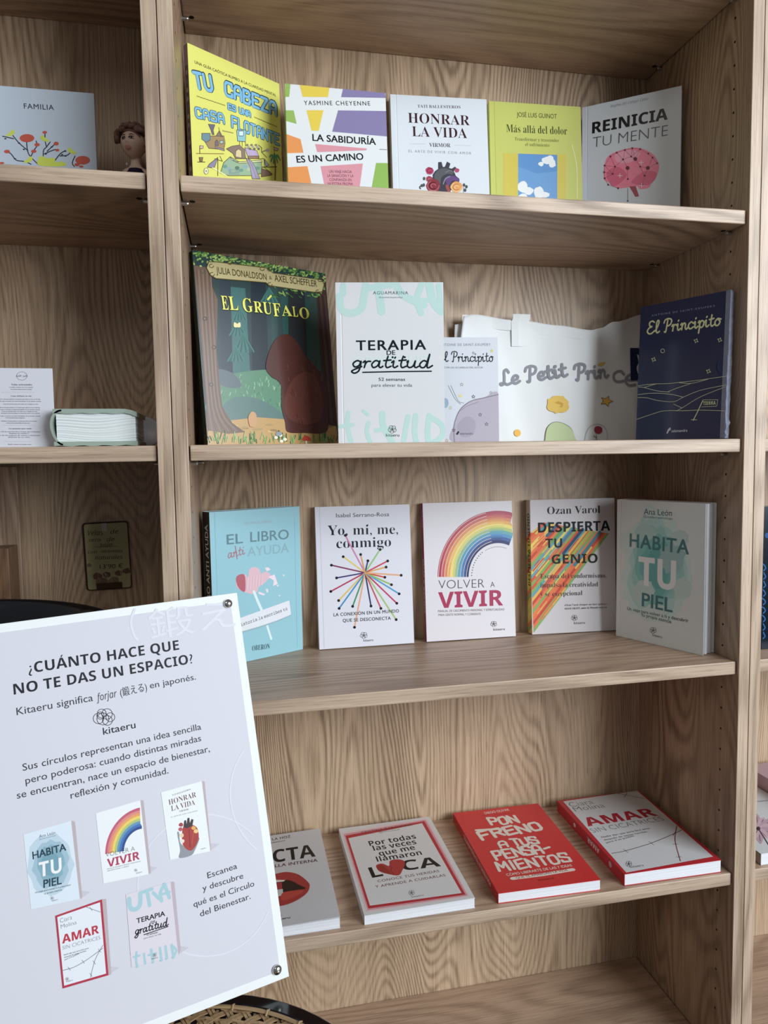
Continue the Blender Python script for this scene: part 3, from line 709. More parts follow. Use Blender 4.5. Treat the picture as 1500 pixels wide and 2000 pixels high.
    # plain brown boulder where the animal stands on the original
    a.poly([(545, 985), (525, 900), (520, 780), (470, 740), (440, 690), (460, 600), (500, 530), (560, 510), (615, 560), (650, 620), (720, 700), (770, 800), (778, 950), (765, 1040), (650, 1045), (560, 1040)], '54302a', True)
    a.poly([(560, 960), (545, 850), (600, 740), (690, 720), (740, 820), (740, 960), (660, 1000)], '63382f', True)
    for i in range(46): x = r.uniform(540, 750); y = r.uniform(640, 1000); a.line([(x, y), (x + 5, y + 22)], 3, ('472722', '724438')[i % 2])
    a.poly([(350, 1000), (345, 960), (362, 930), (385, 940), (392, 980), (385, 1010), (360, 1012)], 'b88c5c', True)
    for dx in (0, 1): a.poly([(285, 455), (268 + dx * 32, 446), (266 + dx * 36, 470), (285, 472)], 'e8cc90', True)
    # banner
    bn = [(130, 118), (170, 118), (440, 150), (480, 178), (740, 215), (756, 240), (745, 280), (700, 282), (460, 246), (440, 230), (170, 208), (140, 190), (118, 150)]
    a.poly(bn, 'b8ac78'); a.line(bn + [bn[0]], 4, '5c5430')
    for x, y in ((145, 140), (150, 185), (245, 122), (420, 155), (460, 158), (462, 240), (735, 215), (722, 280)):
        a.line([(x + 12 * math.cos(t), y + 10 * math.sin(t)) for t in (0, 1, 2, 3, 4, 5)], 4, '5c5430', True)
    a.text('JULIA DONALDSON', 172, 180, 445, 217, 34, '4a4024', 'r', off=.012); a.text('AXEL SCHEFFLER', 488, 222, 718, 254, 34, '4a4024', 'r', off=.012); a.text('&', 458, 212, 474, 214, 18, '4a4024', 'r')
    for t, x0, y0, x1, y1, c in (('E', 205, 376, 240, 378, 74), ('L', 246, 378, 293, 380, 72), ('G', 320, 388, 372, 390, 72), ('R', 378, 390, 424, 394, 58), ('U', 428, 398, 474, 402, 62), ('F', 484, 412, 524, 414, 70), ('A', 528, 410, 584, 412, 56), ('L', 588, 414, 616, 416, 54), ('O', 626, 424, 678, 426, 58)):
        a.text(t, x0 + 3, y0 + 3, x1 + 3, y1 + 3, c, '3c4420', 's'); a.text(t, x0, y0, x1, y1, c, 'd8d84c', 's')
    a.line([(450, 322), (468, 302)], 9, 'd8d84c')
def art_G(a):
    g = 'b2d4ce'; L_ = lambda p, w_: a.line(p, w_, g, True)
    L_([(845, 300), (850, 370), (900, 396), (960, 370), (975, 300), (985, 240)], 40); L_([(862, 245), (862, 290)], 34)
    L_([(1050, 240), (1060, 300), (1070, 385)], 44); L_([(985, 262), (1060, 250), (1135, 240)], 34)
    L_([(1150, 240), (1190, 300), (1300, 350)], 40); L_([(1290, 236), (1262, 320), (1285, 395)], 34); L_([(1330, 236), (1350, 330), (1395, 385)], 44); L_([(1255, 330), (1360, 320)], 26); L_([(1380, 245), (1396, 380)], 30)
    L_([(890, 935), (885, 1010), (905, 1095)], 26); L_([(845, 1010), (915, 1000)], 22); L_([(1000, 990), (990, 1040), (1010, 1095)], 24); L_([(970, 925), (995, 945)], 18)
    L_([(1075, 940), (1080, 1010), (1130, 1095)], 34); L_([(1040, 1030), (1130, 1020)], 24); L_([(1215, 955), (1200, 1030), (1190, 1098)], 28); L_([(1255, 950), (1250, 1040), (1260, 1100)], 30)
    L_([(1330, 950), (1320, 1030), (1325, 1098)], 30); L_([(1330, 955), (1395, 1000), (1400, 1060), (1350, 1098)], 30)
    a.text('AGUAMARINA', 1024, 293, 1214, 293, 17, '3c5c62', sp=1.2); a.text('@aguamarina.psicologa', 1055, 312, 1185, 312, 7, '4c6468')
    a.text('GRATITUD', 920, 680, 1335, 668, 44, 'c4dcd8', off=-.004)
    a.text('TERAPIA', 932, 596, 1312, 592, 52, '15242c', 'r', off=.022, sp=1.15); a.text('DE', 1098, 622, 1145, 620, 24, '15242c', 'r', off=.02)
    a.hand('gratitud', 908, 690, 1342, 690, 72, '15242c', 9, shear=.18); a.line([(968, 716), (1150, 712), (1340, 710)], 7, '15242c'); a.ell(1130, 634, 6, 6, '15242c', 8); a.ell(1196, 634, 6, 6, '15242c', 8)
    a.text('52 semanas', 1054, 762, 1198, 762, 17, '1c2c34', off=.006); a.text('para elevar tu vida', 1016, 794, 1236, 794, 17, '3c4a50', off=-.004)
    a.logo(1128, 1025, 22); a.text('kitaeru', 1094, 1064, 1166, 1064, 16, '22282c')
def star(a, x, y, r, c, lw=0, n=5, rot=0.):
    p = [(x + r * (1 if k % 2 == 0 else .45) * math.cos(PI * k / n - PI / 2 + rot), y + r * (1 if k % 2 == 0 else .45) * math.sin(PI * k / n - PI / 2 + rot)) for k in range(2 * n)]
    if lw: a.line(p + [p[0]], lw, c)
    else: a.poly(p, c)
def art_H(a):
    a.text('ANTOINE DE SAINT-EXUPÉRY', 42, 287, 268, 286, 11, '6a7078', sp=1.2)
    a.hand('El Principito', 36, 356, 282, 356, 44, '1c2024', 4.2); a.text('CON LAS ACUARELAS DEL AUTOR', 62, 386, 234, 386, 7, '5a6068')
    a.poly([(100, 712), (105, 640), (130, 570), (180, 530), (240, 515), (306, 500), (306, 714)], 'a8a2b0', True)
    a.line([(108, 712), (106, 640), (132, 572), (180, 532), (240, 517), (306, 502)], 3, '6a6470', True)
    a.poly([(120, 640), (160, 600), (200, 620), (190, 680), (140, 690)], '9c96a6', True)
    a.line([(80, 462), (110, 520), (135, 545)], 2, '7a8088', True); a.line([(92, 462), (125, 530), (150, 540)], 2, '7a8088', True); a.line([(135, 575), (160, 555), (215, 535)], 1.5, '6a6470')
    for x, y in ((222, 592), (250, 634), (105, 660), (192, 512)): star(a, x, y, 8, '5a5660', 2)
    star(a, 274, 308, 9, 'c4bc58'); star(a, 192, 318, 6, '7a7c80', 1.5); star(a, 140, 458, 8, '8a8c80', 1.5); star(a, 90, 562, 8, 'b8b070', 1.5); star(a, 270, 494, 7, '8a8c80', 1.5); star(a, 74, 706, 8, 'b8a860', 1.5)
    a.ell(134, 508, 8, 8, 'd0c88c'); a.ell(68, 540, 14, 22, '8ca4b8'); a.text('salamandra', 132, 680, 190, 680, 9, '2c2c34'); a.poly([(114, 678), (124, 664), (130, 668), (122, 682)], '2c2c34')
def art_I(a):
    y_ = 'ccd0a4'; w_ = 'c4ccd0'
    a.text('ANTOINE DE SAINT-EXUPÉRY', 240, 138, 1160, -2, 26, '8a94b0', sp=1.35, off=.004)
    a.hand('El Principito', 175, 392, 1245, 262, 185, 'd4d6a0', 22)
    for x, y in ((885, 490), (1228, 478), (272, 760), (1065, 930)):
        star(a, x, y, 34, y_, 7, 4, .4)
    a.line([(402 + 27 * math.cos(t * .45), 635 + 29 * math.sin(t * .45)) for t in range(15)], 7, y_)
    for p in ([(50, 1140), (250, 1115), (500, 1108), (640, 1090), (850, 1070), (1330, 1000)], [(50, 1155), (130, 1165), (330, 1215), (500, 1230)], [(130, 1165), (300, 1115)], [(640, 1095), (820, 1105), (1060, 1045)],
              [(480, 1225), (620, 1170), (820, 1105)], [(45, 1268), (200, 1250), (380, 1250), (560, 1270), (700, 1305)], [(40, 1310), (180, 1315), (330, 1352), (560, 1370), (700, 1305), (950, 1205), (1315, 1130)],
              [(560, 1405), (680, 1460)], [(600, 1505), (700, 1450), (950, 1300), (1310, 1155)], [(20, 1628), (280, 1540), (440, 1500), (700, 1500), (950, 1492), (1300, 1502)]):
        a.line(p, 6, y_, True)
    a.line([(985, 1350), (900, 1530), (845, 1640)], 13, y_); a.line([(995, 1345), (1200, 1342), (1185, 1435), (965, 1445)], 6, y_)
    a.text('TIERRA', 985, 1418, 1168, 1412, 50, y_, 'b'); a.line([(815, 1630), (895, 1632)], 8, y_)
    a.text('salamandra', 530, 1812, 760, 1804, 40, 'c8ccd4', off=.012); a.poly([(455, 1830), (480, 1765), (515, 1740), (522, 1775), (495, 1790), (475, 1830)], 'c8ccd4')
    a.line([(1335, 705), (1260, 725), (1205, 800), (1210, 890), (1260, 940), (1330, 950)], 5, '5c6a94', True)
    a.poly([(1335, 705), (1260, 725), (1205, 800), (1210, 890), (1260, 940), (1330, 950)], '343c62', True)
def art_J(a):
    a.text('@JORGELHADA', 348, 210, 528, 200, 15, '9aa8b0', sp=1.1)
    a.text('EL', 236, 340, 340, 330, 62, '5f828e', 'r', off=.012); a.text('LIBRO', 386, 324, 632, 304, 62, '628690', 'r', off=.012)
    a.text('AYUDA', 368, 416, 632, 388, 58, '84acb6', 'r', off=.008)
    a.hand('anti', 242, 428, 352, 400, 60, 'a86878', 5, shear=.2); a.line([(290, 350), (302, 432)], 6, 'a86878')
    a.poly([(294, 560), (310, 534), (350, 530), (372, 545), (378, 500), (412, 483), (446, 500), (452, 524), (488, 512), (520, 540), (500, 560), (470, 590), (440, 610), (430, 640), (400, 655), (340, 640), (300, 610)], 'd8b4be', True)
    a.poly([(294, 560), (310, 534), (345, 530), (355, 570), (350, 640), (310, 615)], 'b4606c', True)
    for i in range(12): a.line([(365 + i * 9, 540), (360 + i * 9, 630 - i * 3)], 2, ('c8a0aa', 'e8ccd4')[i % 2])
    for p in ([(500, 545), (540, 530), (560, 590), (530, 605), (535, 570)], [(440, 640), (480, 655), (470, 665), (435, 652)], [(478, 488), (500, 484), (515, 500), (490, 510)], [(482, 625), (498, 622), (500, 645), (490, 645)], [(590, 530), (604, 532), (600, 545)], [(565, 660), (578, 662), (570, 672)], [(550, 600), (570, 595), (560, 608)]): a.poly(p, 'e4d4dc')
    a.line([(408, 640), (432, 700), (460, 762)], 17, 'd0e4ea'); a.line([(490, 850), (518, 940)], 14, 'd0e4ea')
    a.poly([(280, 830), (636, 697), (648, 790), (560, 830), (440, 872), (300, 912)], '8fb0b8'); a.poly([(280, 822), (634, 695), (645, 785), (558, 822), (440, 862), (300, 902)], 'd8dce2')
    a.text('La historia la escribes tú', 272, 880, 622, 756, 19, '2a2c30', 'm', off=.006)
    a.text('OBERON', 396, 1016, 508, 1002, 32, '2c4a54', 's', off=-.008); a.line([(668, 170), (684, 990)], 2, '86b8c2')
def art_K(a):
    a.line([(828, 98), (858, 998)], 2.5, 'b8bcc6')
    a.text('Isabel Serrano-Rosa', 934, 166, 1272, 158, 25, '484650', off=.002)
    a.text('Yo, mí, me,', 880, 280, 1328, 270, 62, '24262e', 's', off=-.008); a.text('conmigo', 936, 362, 1284, 350, 62, '24262e', 's', off=-.008)
    c = (1118, 518)
    for x, y, col in ((992, 280, 'c878a8'), (979, 416, 'd8c058'), (904, 470, '84305c'), (937, 551, '443c78'), (900, 637, 'b02c50'), (950, 695, 'd8b84c'), (953, 745, '2c88c0'), (1039, 732, '3c8c58'), (1051, 865, 'e0a078'), (1156, 730, '30346c'), (1219, 745, 'c44858'), (1316, 816, '98c060'), (1320, 712, 'c02c58'), (1335, 652, '3c98c8'), (1286, 594, '88b850'), (1244, 547, 'c84830'), (1348, 534, 'dca070'), (1252, 482, 'd8a048'), (1262, 443, 'c43850'), (1214, 370, '8cc070'), (1136, 442, '2c4880'), (1090, 402, 'd89858')):
        a.line([c, (x, y)], 9, col)
        a.ell(x, y, 9, 9, '1a1a20', 12)
    a.text('LA CONEXIÓN EN UN MUNDO', 918, 796, 1334, 770, 20, '2c2e38', off=.014, sp=1.1); a.text('QUE SE DESCONECTA', 976, 832, 1282, 816, 20, '2c2e38', off=.014, sp=1.1)
    a.logo(1110, 916, 22); a.text('kitaeru', 1108, 956, 1170, 952, 15, '2c2e34')
def art_L(a, cx=405, cy=415):
    cols = ['a83450', 'bc5058', 'd07c50', 'dca048', 'e0cc58', 'a8b860', '58a0a0', '4488b8', '345a98', '2c3468']
    R0, R1, V0, V1 = 277, 135, 303, 155
    for i, c in enumerate(cols):
        f0, f1 = i / len(cols), (i + 1) / len(cols)
        def arc(f, e=0):
            o = []
            for k in range(31):
                t = PI - k / 30 * (PI * .62)
                x = cx + (R0 + (R1 - R0) * f) * math.cos(t); y = cy - (V0 + (V1 - V0) * f) * math.sin(t) + e
                if x > 476: break
                o.append((x, y))
            return o
        o1, o2 = arc(f0), arc(f1)
        a.poly(o1 + o2[::-1], c)
        for j, g in enumerate((.3, .7)):
            m = arc(f0 + (f1 - f0) * g); m = m[j * 4: 22 + j * 5]
            if len(m) > 3: a.line(m, 2.2, cols[min(9, i + 1)] if j else 'd8c8b8')
    a.text('VOLVER', 132, 470, 342, 464, 40, '3a3c40', off=-.018); a.text('A', 370, 462, 390, 461, 24, '3a3c40', off=-.008)
    a.text('VIVIR', 132, 558, 428, 545, 72, 'a42c54', 'b', off=.006)
    a.text('MANUAL DE CRECIMIENTO PERSONAL Y ESPIRITUALIDAD', 130, 577, 434, 568, 10, '6a6064'); a.text('PARA GENTE NORMAL Y CORRIENTE', 132, 594, 326, 589, 10, '6a6064')
    for i, ch in enumerate('MARÍA NIETO'):
        t = PI * (.985 - i * .028); a.ell(cx + 121 * math.cos(t), cy - 140 * math.sin(t), 2.6, 2.6, '2a2c34', 5)
    for i in range(22):
        t = PI * (.66 - i * .0125); a.ell(cx + 118 * math.cos(t), cy - 138 * math.sin(t), 1.6, 1.6, '6a6c74', 5)
    a.logo(385, 630, 14); a.text('kitaeru', 384, 661, 436, 658, 11, '2a2c30')
def spine_L(b):
    b.text('VOLVER A VIVIR', .72, .80, .72, .40, .5, 'd8a8b4', 'b'); b.text('NIETO', .7, .17, .7, .05, .4, 'd8a8b4')
def art_M(a):
    pal = ['c84c30', 'dca43c', 'd86838', 'e0bc48', '4890a8', '78a054', 'd06034', 'c4b844', 'b84430', '5494a4', 'e0a850', 'd87040']
    r = random.Random(8); n = 26
    P0, P1 = (556, 200), (562, 668); Q0, Q1 = (620, 168), (918, 195)      # left edge and upper right end of the band
    def L_(t): return (548 + 20 * t, 215 + 455 * t)
    def U(t): return (612 + 300 * t, 165 + 52 * t) if t < 1 else (912, 217)
    for i in range(n):
        t0, t1 = i / n, (i + 1.25) / n
        t1 = min(t1, 1)
        c = pal[(i * 5 + r.randint(0, 2)) % 12]
        a.poly([L_(t0), U(t0), U(t1), L_(t1)], c)
        for q in range(2):
            s0 = r.uniform(.05, .7); s1 = s0 + r.uniform(.1, .3); tt = (t0 + t1) / 2 + r.uniform(-.01, .01)
            A_, B_ = L_(tt), U(tt); P = lambda s_: (A_[0] + (B_[0] - A_[0]) * s_, A_[1] + (B_[1] - A_[1]) * s_)
            a.line([P(s0), P(min(1, s1))], r.uniform(3, 8), r.choice(pal))
    for i in range(7):
        tt = .08 + i * .13; A_, B_ = L_(tt), U(tt); P = lambda s_: (A_[0] + (B_[0] - A_[0]) * s_, A_[1] + (B_[1] - A_[1]) * s_)
        a.line([P(.62), P(1)], 13, ('4c8c90', '3c6478', '5c9450', '447890', '30506c', '98a844', '3a7a90')[i])
    a.text('Ozan Varol', 630, 128, 872, 122, 34, '2c2c34', 's', off=-.008)
    a.text('DESPIERTA', 588, 212, 918, 202, 45, '18202a', 'b', off=.006); a.text('TU', 622, 282, 698, 280, 42, '2c2a2c', 'b'); a.text('GENIO', 650, 355, 860, 350, 42, '2c2a20', 'b')
    for i, (t, x1) in enumerate((('Escapa del conformismo,', 900), ('impulsa la creatividad', 862), ('y sé excepcional', 790))): a.text(t, 598, 422 + i * 41, x1, 418 + i * 40, 21, '3a3034', 's', off=-.008)
    a.text('«Ozan Varol siempre me hace pensar».', 708, 548, 905, 542, 9, '4a4448', 's', off=-.008); a.text('ADAM GRANT, autor de Piénsalo otra vez', 708, 564, 902, 557, 8, '3a3438', 's')
    a.logo(754, 602, 14); a.text('kitaeru', 752, 631, 802, 629, 11, '2a2c30')
def spine_M(b):
    r = random.Random(2); pal = ['c84c30', 'dca43c', 'd86838', 'e0bc48', '4890a8', '78a054', 'c4b844']
    for i in range(22): y = .26 + i * .034; b.poly([(0, y + .03), (1, y - .03), (1, y + .02), (0, y + .08)], pal[(i * 3 + r.randint(0, 1)) % 7])
    b.text('DESPIERTA TU GENIO', .78, .64, .78, .10, .5, '38342c', 'b')
def art_N(a):
    r = random.Random(12)
    cols = ['a2b4b0', '90aeaa', '7ca6a1', '699d98', '589590', '4e8c88']
    for i, c in enumerate(cols):
        k = 1 - i * .13
        p = []
        for j in range(40):
            t = 2 * PI * j / 40; rr = 1 + r.uniform(-.09, .09) + .08 * math.sin(3 * t + i)
            p.append((1130 + 155 * k * rr * math.cos(t), 375 + 262 * k * rr * math.sin(t)))
        a.poly(p, c)
    for x, y, rx, ry, c in ((1080, 210, 50, 36, '8ea8a4'), (1200, 330, 60, 70, '7c9a98'), (1070, 480, 50, 50, '9aaca8'), (1000, 250, 36, 50, 'a4b2ae'), (1240, 240, 40, 40, '98aaa6'), (1250, 470, 40, 50, '9cada9'), (1120, 580, 60, 40, 'a2b0ac')): a.ell(x, y, rx, ry, c, 22, 0, .14)
    a.text('Ana León', 1072, 129, 1200, 136, 27, '3a4448', off=.0); a.text('@analeonpsicologa', 1070, 143, 1203, 153, 10, '4a5458')
    a.text('HABITA', 1006, 276, 1278, 312, 62, '3a6468', 'r', off=.026, sp=1.08)
    a.text('TU', 1046, 450, 1218, 478, 132, 'c8ccca', 'b', off=.01)
    a.text('PIEL', 1062, 548, 1204, 578, 62, '3a6468', 'r', off=.024)
    a.text('Un viaje para volver a ti y descubrir', 996, 566, 1276, 624, 15, '2f3a3e', off=.012); a.text('tu propia esencia', 1062, 594, 1198, 628, 15, '2f3a3e', off=.012)
    a.logo(1115, 660, 15); a.text('kitaeru', 1112, 686, 1156, 696, 12, '2f3338')
def art_O(a):
    a.text('LAURA DE LA HOZ', -210, 256, 100, 212, 17, '50484c', off=.012, sp=1.1); a.text('@lauradelahoz', -120, 262, 62, 235, 9, '50484c')
    a.text('ADICTA', -330, 424, 274, 348, 88, '14141a', 'b', off=.0); a.text('A LA BATALLA INTERNA', -260, 446, 288, 384, 20, '5a3038', off=.014, sp=1.05)
    a.poly([(-240, 560), (-180, 480), (-110, 462), (-60, 478), (0, 462), (70, 452), (150, 470), (215, 520), (232, 556), (205, 610), (120, 662), (30, 688), (-80, 690), (-190, 640)], 'a02a2a', True)
    a.poly([(-180, 560), (-90, 505), (0, 510), (90, 510), (160, 545), (205, 570), (130, 580), (60, 590), (-60, 600)], '2c1c18', True)
    a.poly([(-60, 515), (0, 505), (62, 508), (50, 518), (0, 522), (-60, 530)], 'dcd0c4'); a.poly([(0, 525), (38, 525), (40, 572), (5, 575)], 'a02430'); a.poly([(0, 575), (44, 570), (46, 612), (10, 622)], 'b8c0c0')
    a.poly([(40, 600), (130, 585), (190, 590), (120, 630), (40, 650)], 'b43830', True)
    a.text('kitaeru', -20, 792, 96, 776, 14, '2c2c30', off=.01); a.logo(20, 758, 14)
def art_P(a):
    fr = lambda c, e: a.poly([(432 + e * 1.02, 145 + e * .9), (1070 - e * .8, 55 + e * .75), (1383 - e * 1.35, 632 - e * .55), (615 + e * .55, 745 - e * 1.0)], c)
    fr('d6bcc0', 24); fr('c88c96', 36); fr('b0202c', 48); fr('c9cbcc', 68)
    a.text('CRISTINA BARAHONA', 594, 176, 948, 122, 15, '4a3c40', off=.006, sp=1.1); a.text('@tiiiimaitaaa', 716, 172, 862, 150, 8, '4a3c40')
    for t, x0, y0, x1, y1 in (('Por todas', 652, 262, 978, 212), ('las veces', 680, 295, 980, 250), ('que me', 722, 332, 972, 288), ('llamaron', 704, 372, 1018, 325)): a.text(t, x0, y0, x1, y1, 35, '1a1a1e', 'b', off=-.004)
    a.text('L', 668, 484, 748, 470, 76, '141418', 'b', off=.0); a.text('CA', 884, 436, 1150, 406, 70, '141418', 'b', off=.0)
    a.poly([(694, 402), (712, 388), (745, 386), (785, 402), (790, 368), (830, 356), (880, 362), (896, 386), (880, 430), (850, 468), (770, 456), (715, 436)], 'a82c2c', True); a.poly([(700, 405), (735, 395), (770, 420), (800, 455), (750, 450), (715, 432)], '94241f', True)
    a.line([(786, 400), (806, 416), (796, 432), (820, 462)], 3, '6a1c1c')
    a.text('CONOCE TUS HERIDAS', 708, 516, 1138, 446, 17, '6c3c44', off=.01, sp=1.1); a.text('Y APRENDE A CUIDARLAS', 692, 554, 1182, 476, 17, '6c3c44', off=.01, sp=1.1)
    a.logo(942, 590, 20); a.text('kitaeru', 946, 624, 1028, 610, 11, '2a2c30')
def art_Q(a):
    w_ = 'd8d0c4'
    a.text('DIEGO OLIVAR', 220, 178, 340, 160, 11, w_, off=.01); a.line([(200, 185), (240, 180)], 1.2, '7a1a18'); a.line([(260, 182), (360, 170)], 1.2, '7a1a18')
    for i, (t, x0, y0, x1, y1, c, wd) in enumerate((('PON', 252, 232, 384, 216, 36, 10), ('FRENO', 206, 300, 500, 252, 40, 12), ('A', 296, 340, 332, 336, 30, 9), ('TUS', 362, 334, 482, 318, 34, 10), ('PENSA-', 276, 398, 552, 360, 44, 11), ('MIENTOS', 290, 456, 640, 410, 44, 11))):
        a.caps(t, x0, y0, x1, y1, c, w_, wd, gap=.34, jit=.10)
    a.line([(176, 256), (290, 250)], 12, w_)
    a.text('CÓMO LIBERARTE DE LAS 7 IDEAS', 326, 480, 646, 434, 12, w_, off=.012); a.line([(352, 492), (500, 474), (648, 450)], 17, w_); a.text('QUE TE AMARGAN LA VIDA', 372, 494, 626, 456, 10, '9c2424', off=.012)
    a.text('kitaeru', 480, 504, 556, 494, 9, '7a1818')
def spine_Q(b): b.text('PON FRENO A TUS PENSAMIENTOS', .78, .86, .78, .28, .5, 'd8b8b0', 'b')
def art_R(a):
    a.poly([(600, 114), (962, 66), (1332, 388), (908, 462)], 'c6c8ca')
    a.text('Ciara', 640, 142, 752, 126, 23, '4a4a50', off=-.014); a.text('Molina', 662, 164, 808, 144, 23, '4a4a50', off=-.014)
    a.text('AMAR', 722, 236, 1066, 186, 43, 'a81c2c', 'b', off=.012); a.text('SIN CICATRICES', 746, 268, 1098, 210, 23, '4e5054', off=-.016)
    for i, t in enumerate(('Nadie dijo que sería fácil amar', 'después de tantas heridas,', 'pero sí es posible.')): a.text(t, 790 + i * 11, 293 + i * 13, (1028, 1014, 950)[i], (250, 266, 286)[i], 8, '2c2c30', off=.016)
    th = '4a3038'
    a.line([(838, 368), (905, 356), (1030, 320), (1140, 276), (1178, 258)], 2.6, th, True); a.line([(1155, 238), (1146, 290), (1150, 330), (1172, 408)], 3, '7a2434', True); a.line([(868, 78), (905, 86), (1000, 104)], 2, th, True)
    for x, y, s_ in ((905, 356, 1), (1030, 320, 1), (1142, 276, -1), (1148, 326, 2), (1164, 388, 2), (905, 87, -1)): a.line([(x - 12, y - 8 * (s_ != 2)), (x + 12, y + 9 * (s_ != 2))] if s_ > 0 else [(x + 6, y - 9), (x - 6, y + 9)], 2, th)
    a.logo(920, 420, 15); a.text('kitaeru', 930, 440, 994, 431, 11, '2a2c30')
def spine_R(b):
    b.text('AMAR', .76, .67, .76, .50, .46, 'd8c4c0', 'b'); b.ell(.5, .82, .26, .02, 'b89a98', 10); b.ell(.5, .30, .2, .016, 'd8c4c0', 10)
def spine_A(b):
    b.poly([(0, .0), (1, .0), (1, .12), (0, .12)], '8a7480')
    for i in range(16): b.ell(.5, .16 + i * .05, .26, .016, ('8a7c98', '6a5c70', '9a8a74')[i % 3], 7)
def spine_J(b): b.text('EL LIBRO ANTI AYUDA', .74, .72, .74, .08, .42, 'c4c4c4', 'r', off=.01)
g1, g2, g3, g4 = 'books along the top visible shelf', 'books along the second shelf', 'books along the third shelf', 'books lying on the fourth shelf'
book('A', 'bright yellow paperback titled Tu cabeza es una casa flotante', g1, 'dcdc5c', art_A, 1.15, '5a4c5c', 0, spine_art=spine_A, rough=.4)
book('B', 'white paperback with coloured patches titled La sabiduría es un camino', g1, 'd2d8dc', art_B, 1.3, '86b04c', 0)
book('C', 'white paperback titled Honrar la vida with dark heart and roses', g1, 'c8d0d8', art_C, 1.35, crease=.009)
book('D', 'lime green paperback titled Más allá del dolor with blue sky picture', g1, 'bcc258', art_D, 1.2, crease=.008)
book('E', 'grey-white paperback titled Reinicia tu mente with pink brain, angled at the shelf end', g1, 'a4aab0', art_E, 1.75, crease=.008)
book('F', 'large dark green picture book titled El Grúfalo with forest cover', g2, '2c4634', art_F, 1.3, '16241a', 0, name='picture_book', ct=.0018, rough=.22, page_in=.003)
book('G', 'white and mint paperback titled Terapia de gratitud', g2, 'cfd3d6', art_G, 1.25)
book('H', 'small white paperback titled El Principito in front of the cloth bag', g2, 'c4cad2', art_H, 1.3, crease=0)
book('J', 'light blue paperback titled El libro anti ayuda with black spine, partly behind the printed board', g3, '8cc0cc', art_J, 1.15, '241c1e', .008, spine_art=spine_J)
book('K', 'white paperback titled Yo, mí, me, conmigo with burst of coloured matchsticks', g3, 'd2d4de', art_K, 1.2, crease=.0)
book('L', 'white paperback titled Volver a vivir with rainbow and crimson spine', g3, 'd0cdd2', art_L, 1.25, 'a03050', .0, spine_art=spine_L)
book('M', 'white paperback titled Despierta tu genio with diagonal rainbow brush strokes', g3, 'bcb8ba', art_M, 1.4, 'b8b0a8', .0, rough=.6, spine_art=spine_M)
book('N', 'pale grey paperback titled Habita tu piel with teal cloud, pages facing the front', g3, 'b0b4b2', art_N, 1.8, crease=.008, fan=True)
book('O', 'white paperback with open red lips lying partly behind the printed board', g4, 'bdc0c4', art_O, 1.3, curl=.004)
book('P', 'white paperback with red square frame and heart lying on its back', g4, 'c9cbcc', art_P, 1.3, crease=0, curl=.0015)
book('Q', 'red paperback with white brush lettering Pon freno a tus pensamientos lying flat', g4, 'c82222', art_Q, 1.3, 'b41e20', 0, spine_art=spine_Q, curl=.001)
book('R', 'white paperback with red border titled Amar sin cicatrices lying flat', g4, 'b81c2a', art_R, 1.3, 'b81c2a', 0, spine_art=spine_R, curl=.0015)
# ------------------------------------------------------------------ slipcase on the second shelf
def slipcase():
    p, zs, quad = GEO['I']; X, Y, a, l, w, h, t = p
    root = empty('book_slipcase', frame_matrix(p, zs), 'navy blue boxed book titled El Principito with cream line drawing and torn shrink wrap', 'book', g2)
    navy = plain('2c3458', 1.25, .25, coat=.6)
    # case open on the right, a half round thumb notch in both faces
    def panel(nm, y0, y1):
        r = .0165; cz = h * .49
        out = [(0, 0), (w, 0)] + [(w - r * math.cos(q), cz + r * math.sin(q)) for q in [(-PI / 2 + PI * i / 14) for i in range(15)]] + [(w, h), (0, h)]
        n = len(out); v = [(x, y0, z) for x, z in out] + [(x, y1, z) for x, z in out]
        tr = tessellate_polygon([[Vector((x, z, 0)) for x, z in out]])
        f = [tuple(q) for q in tr] + [tuple(i + n for i in q[::-1]) for q in tr] + [(i, (i + 1) % n, (i + 1) % n + n, i + n) for i in range(n)]
        return mesh_obj(nm, v, f, navy, root)
    fr = panel('front_panel', 0, .0012); panel('back_panel', t - .0012, t)
    mb = MB().box(0, .0012, 0, .0012, t - .0012, h); mb.build('spine_panel', navy, root)
    MB().box(.0012, .0012, 0, w, t - .0012, .0012).build('bottom_panel', navy, root)
    MB().box(.0012, .0012, h - .0012, w, t - .0012, h).build('top_panel', navy, root)
    MB().box(.002, .0016, .0016, w - .0015, t - .0016, h - .0016).build('inner_book', plain('39426c', 1.3, .4), root)
    A = Art(quad, CROP['I'], w, h, 1.25, .3); art_I(A); A.build(fr)
    # crumpled shrink wrap standing off the open edge
    m = bpy.data.materials.new('clear_film'); m.use_nodes = True; b = m.node_tree.nodes['Principled BSDF']
    b.inputs['Base Color'].default_value = (.75, .8, .95, 1); b.inputs['Roughness'].default_value = .12; b.inputs['Alpha'].default_value = .28; b.inputs['Specular IOR Level'].default_value = 1.
    r = random.Random(4); v = []; f = []; n = 46
    for i in range(n + 1):
        z = h * i / n; k = 1 + (2.4 if i < 6 else 0)
        v += [(w - .006, -.0006, z), (w + .0003 + r.uniform(0, .0008) * k, -.0004 + r.uniform(-.0006, .0003), z), (w + .0005 + r.uniform(0, .0012) * k, t * .5 + r.uniform(-.002, .002), z + r.uniform(-.001, .001)), (w + .0006 + r.uniform(0, .0008), t * .9, z)]
        if i: f += [(4 * i + j - 4, 4 * i + j - 3, 4 * i + j + 1, 4 * i + j) for j in range(3)]
    v = [(x, y, max(z, .0004)) for x, y, z in v]
    mesh_obj('shrink_wrap', v, f, m, root)
slipcase()
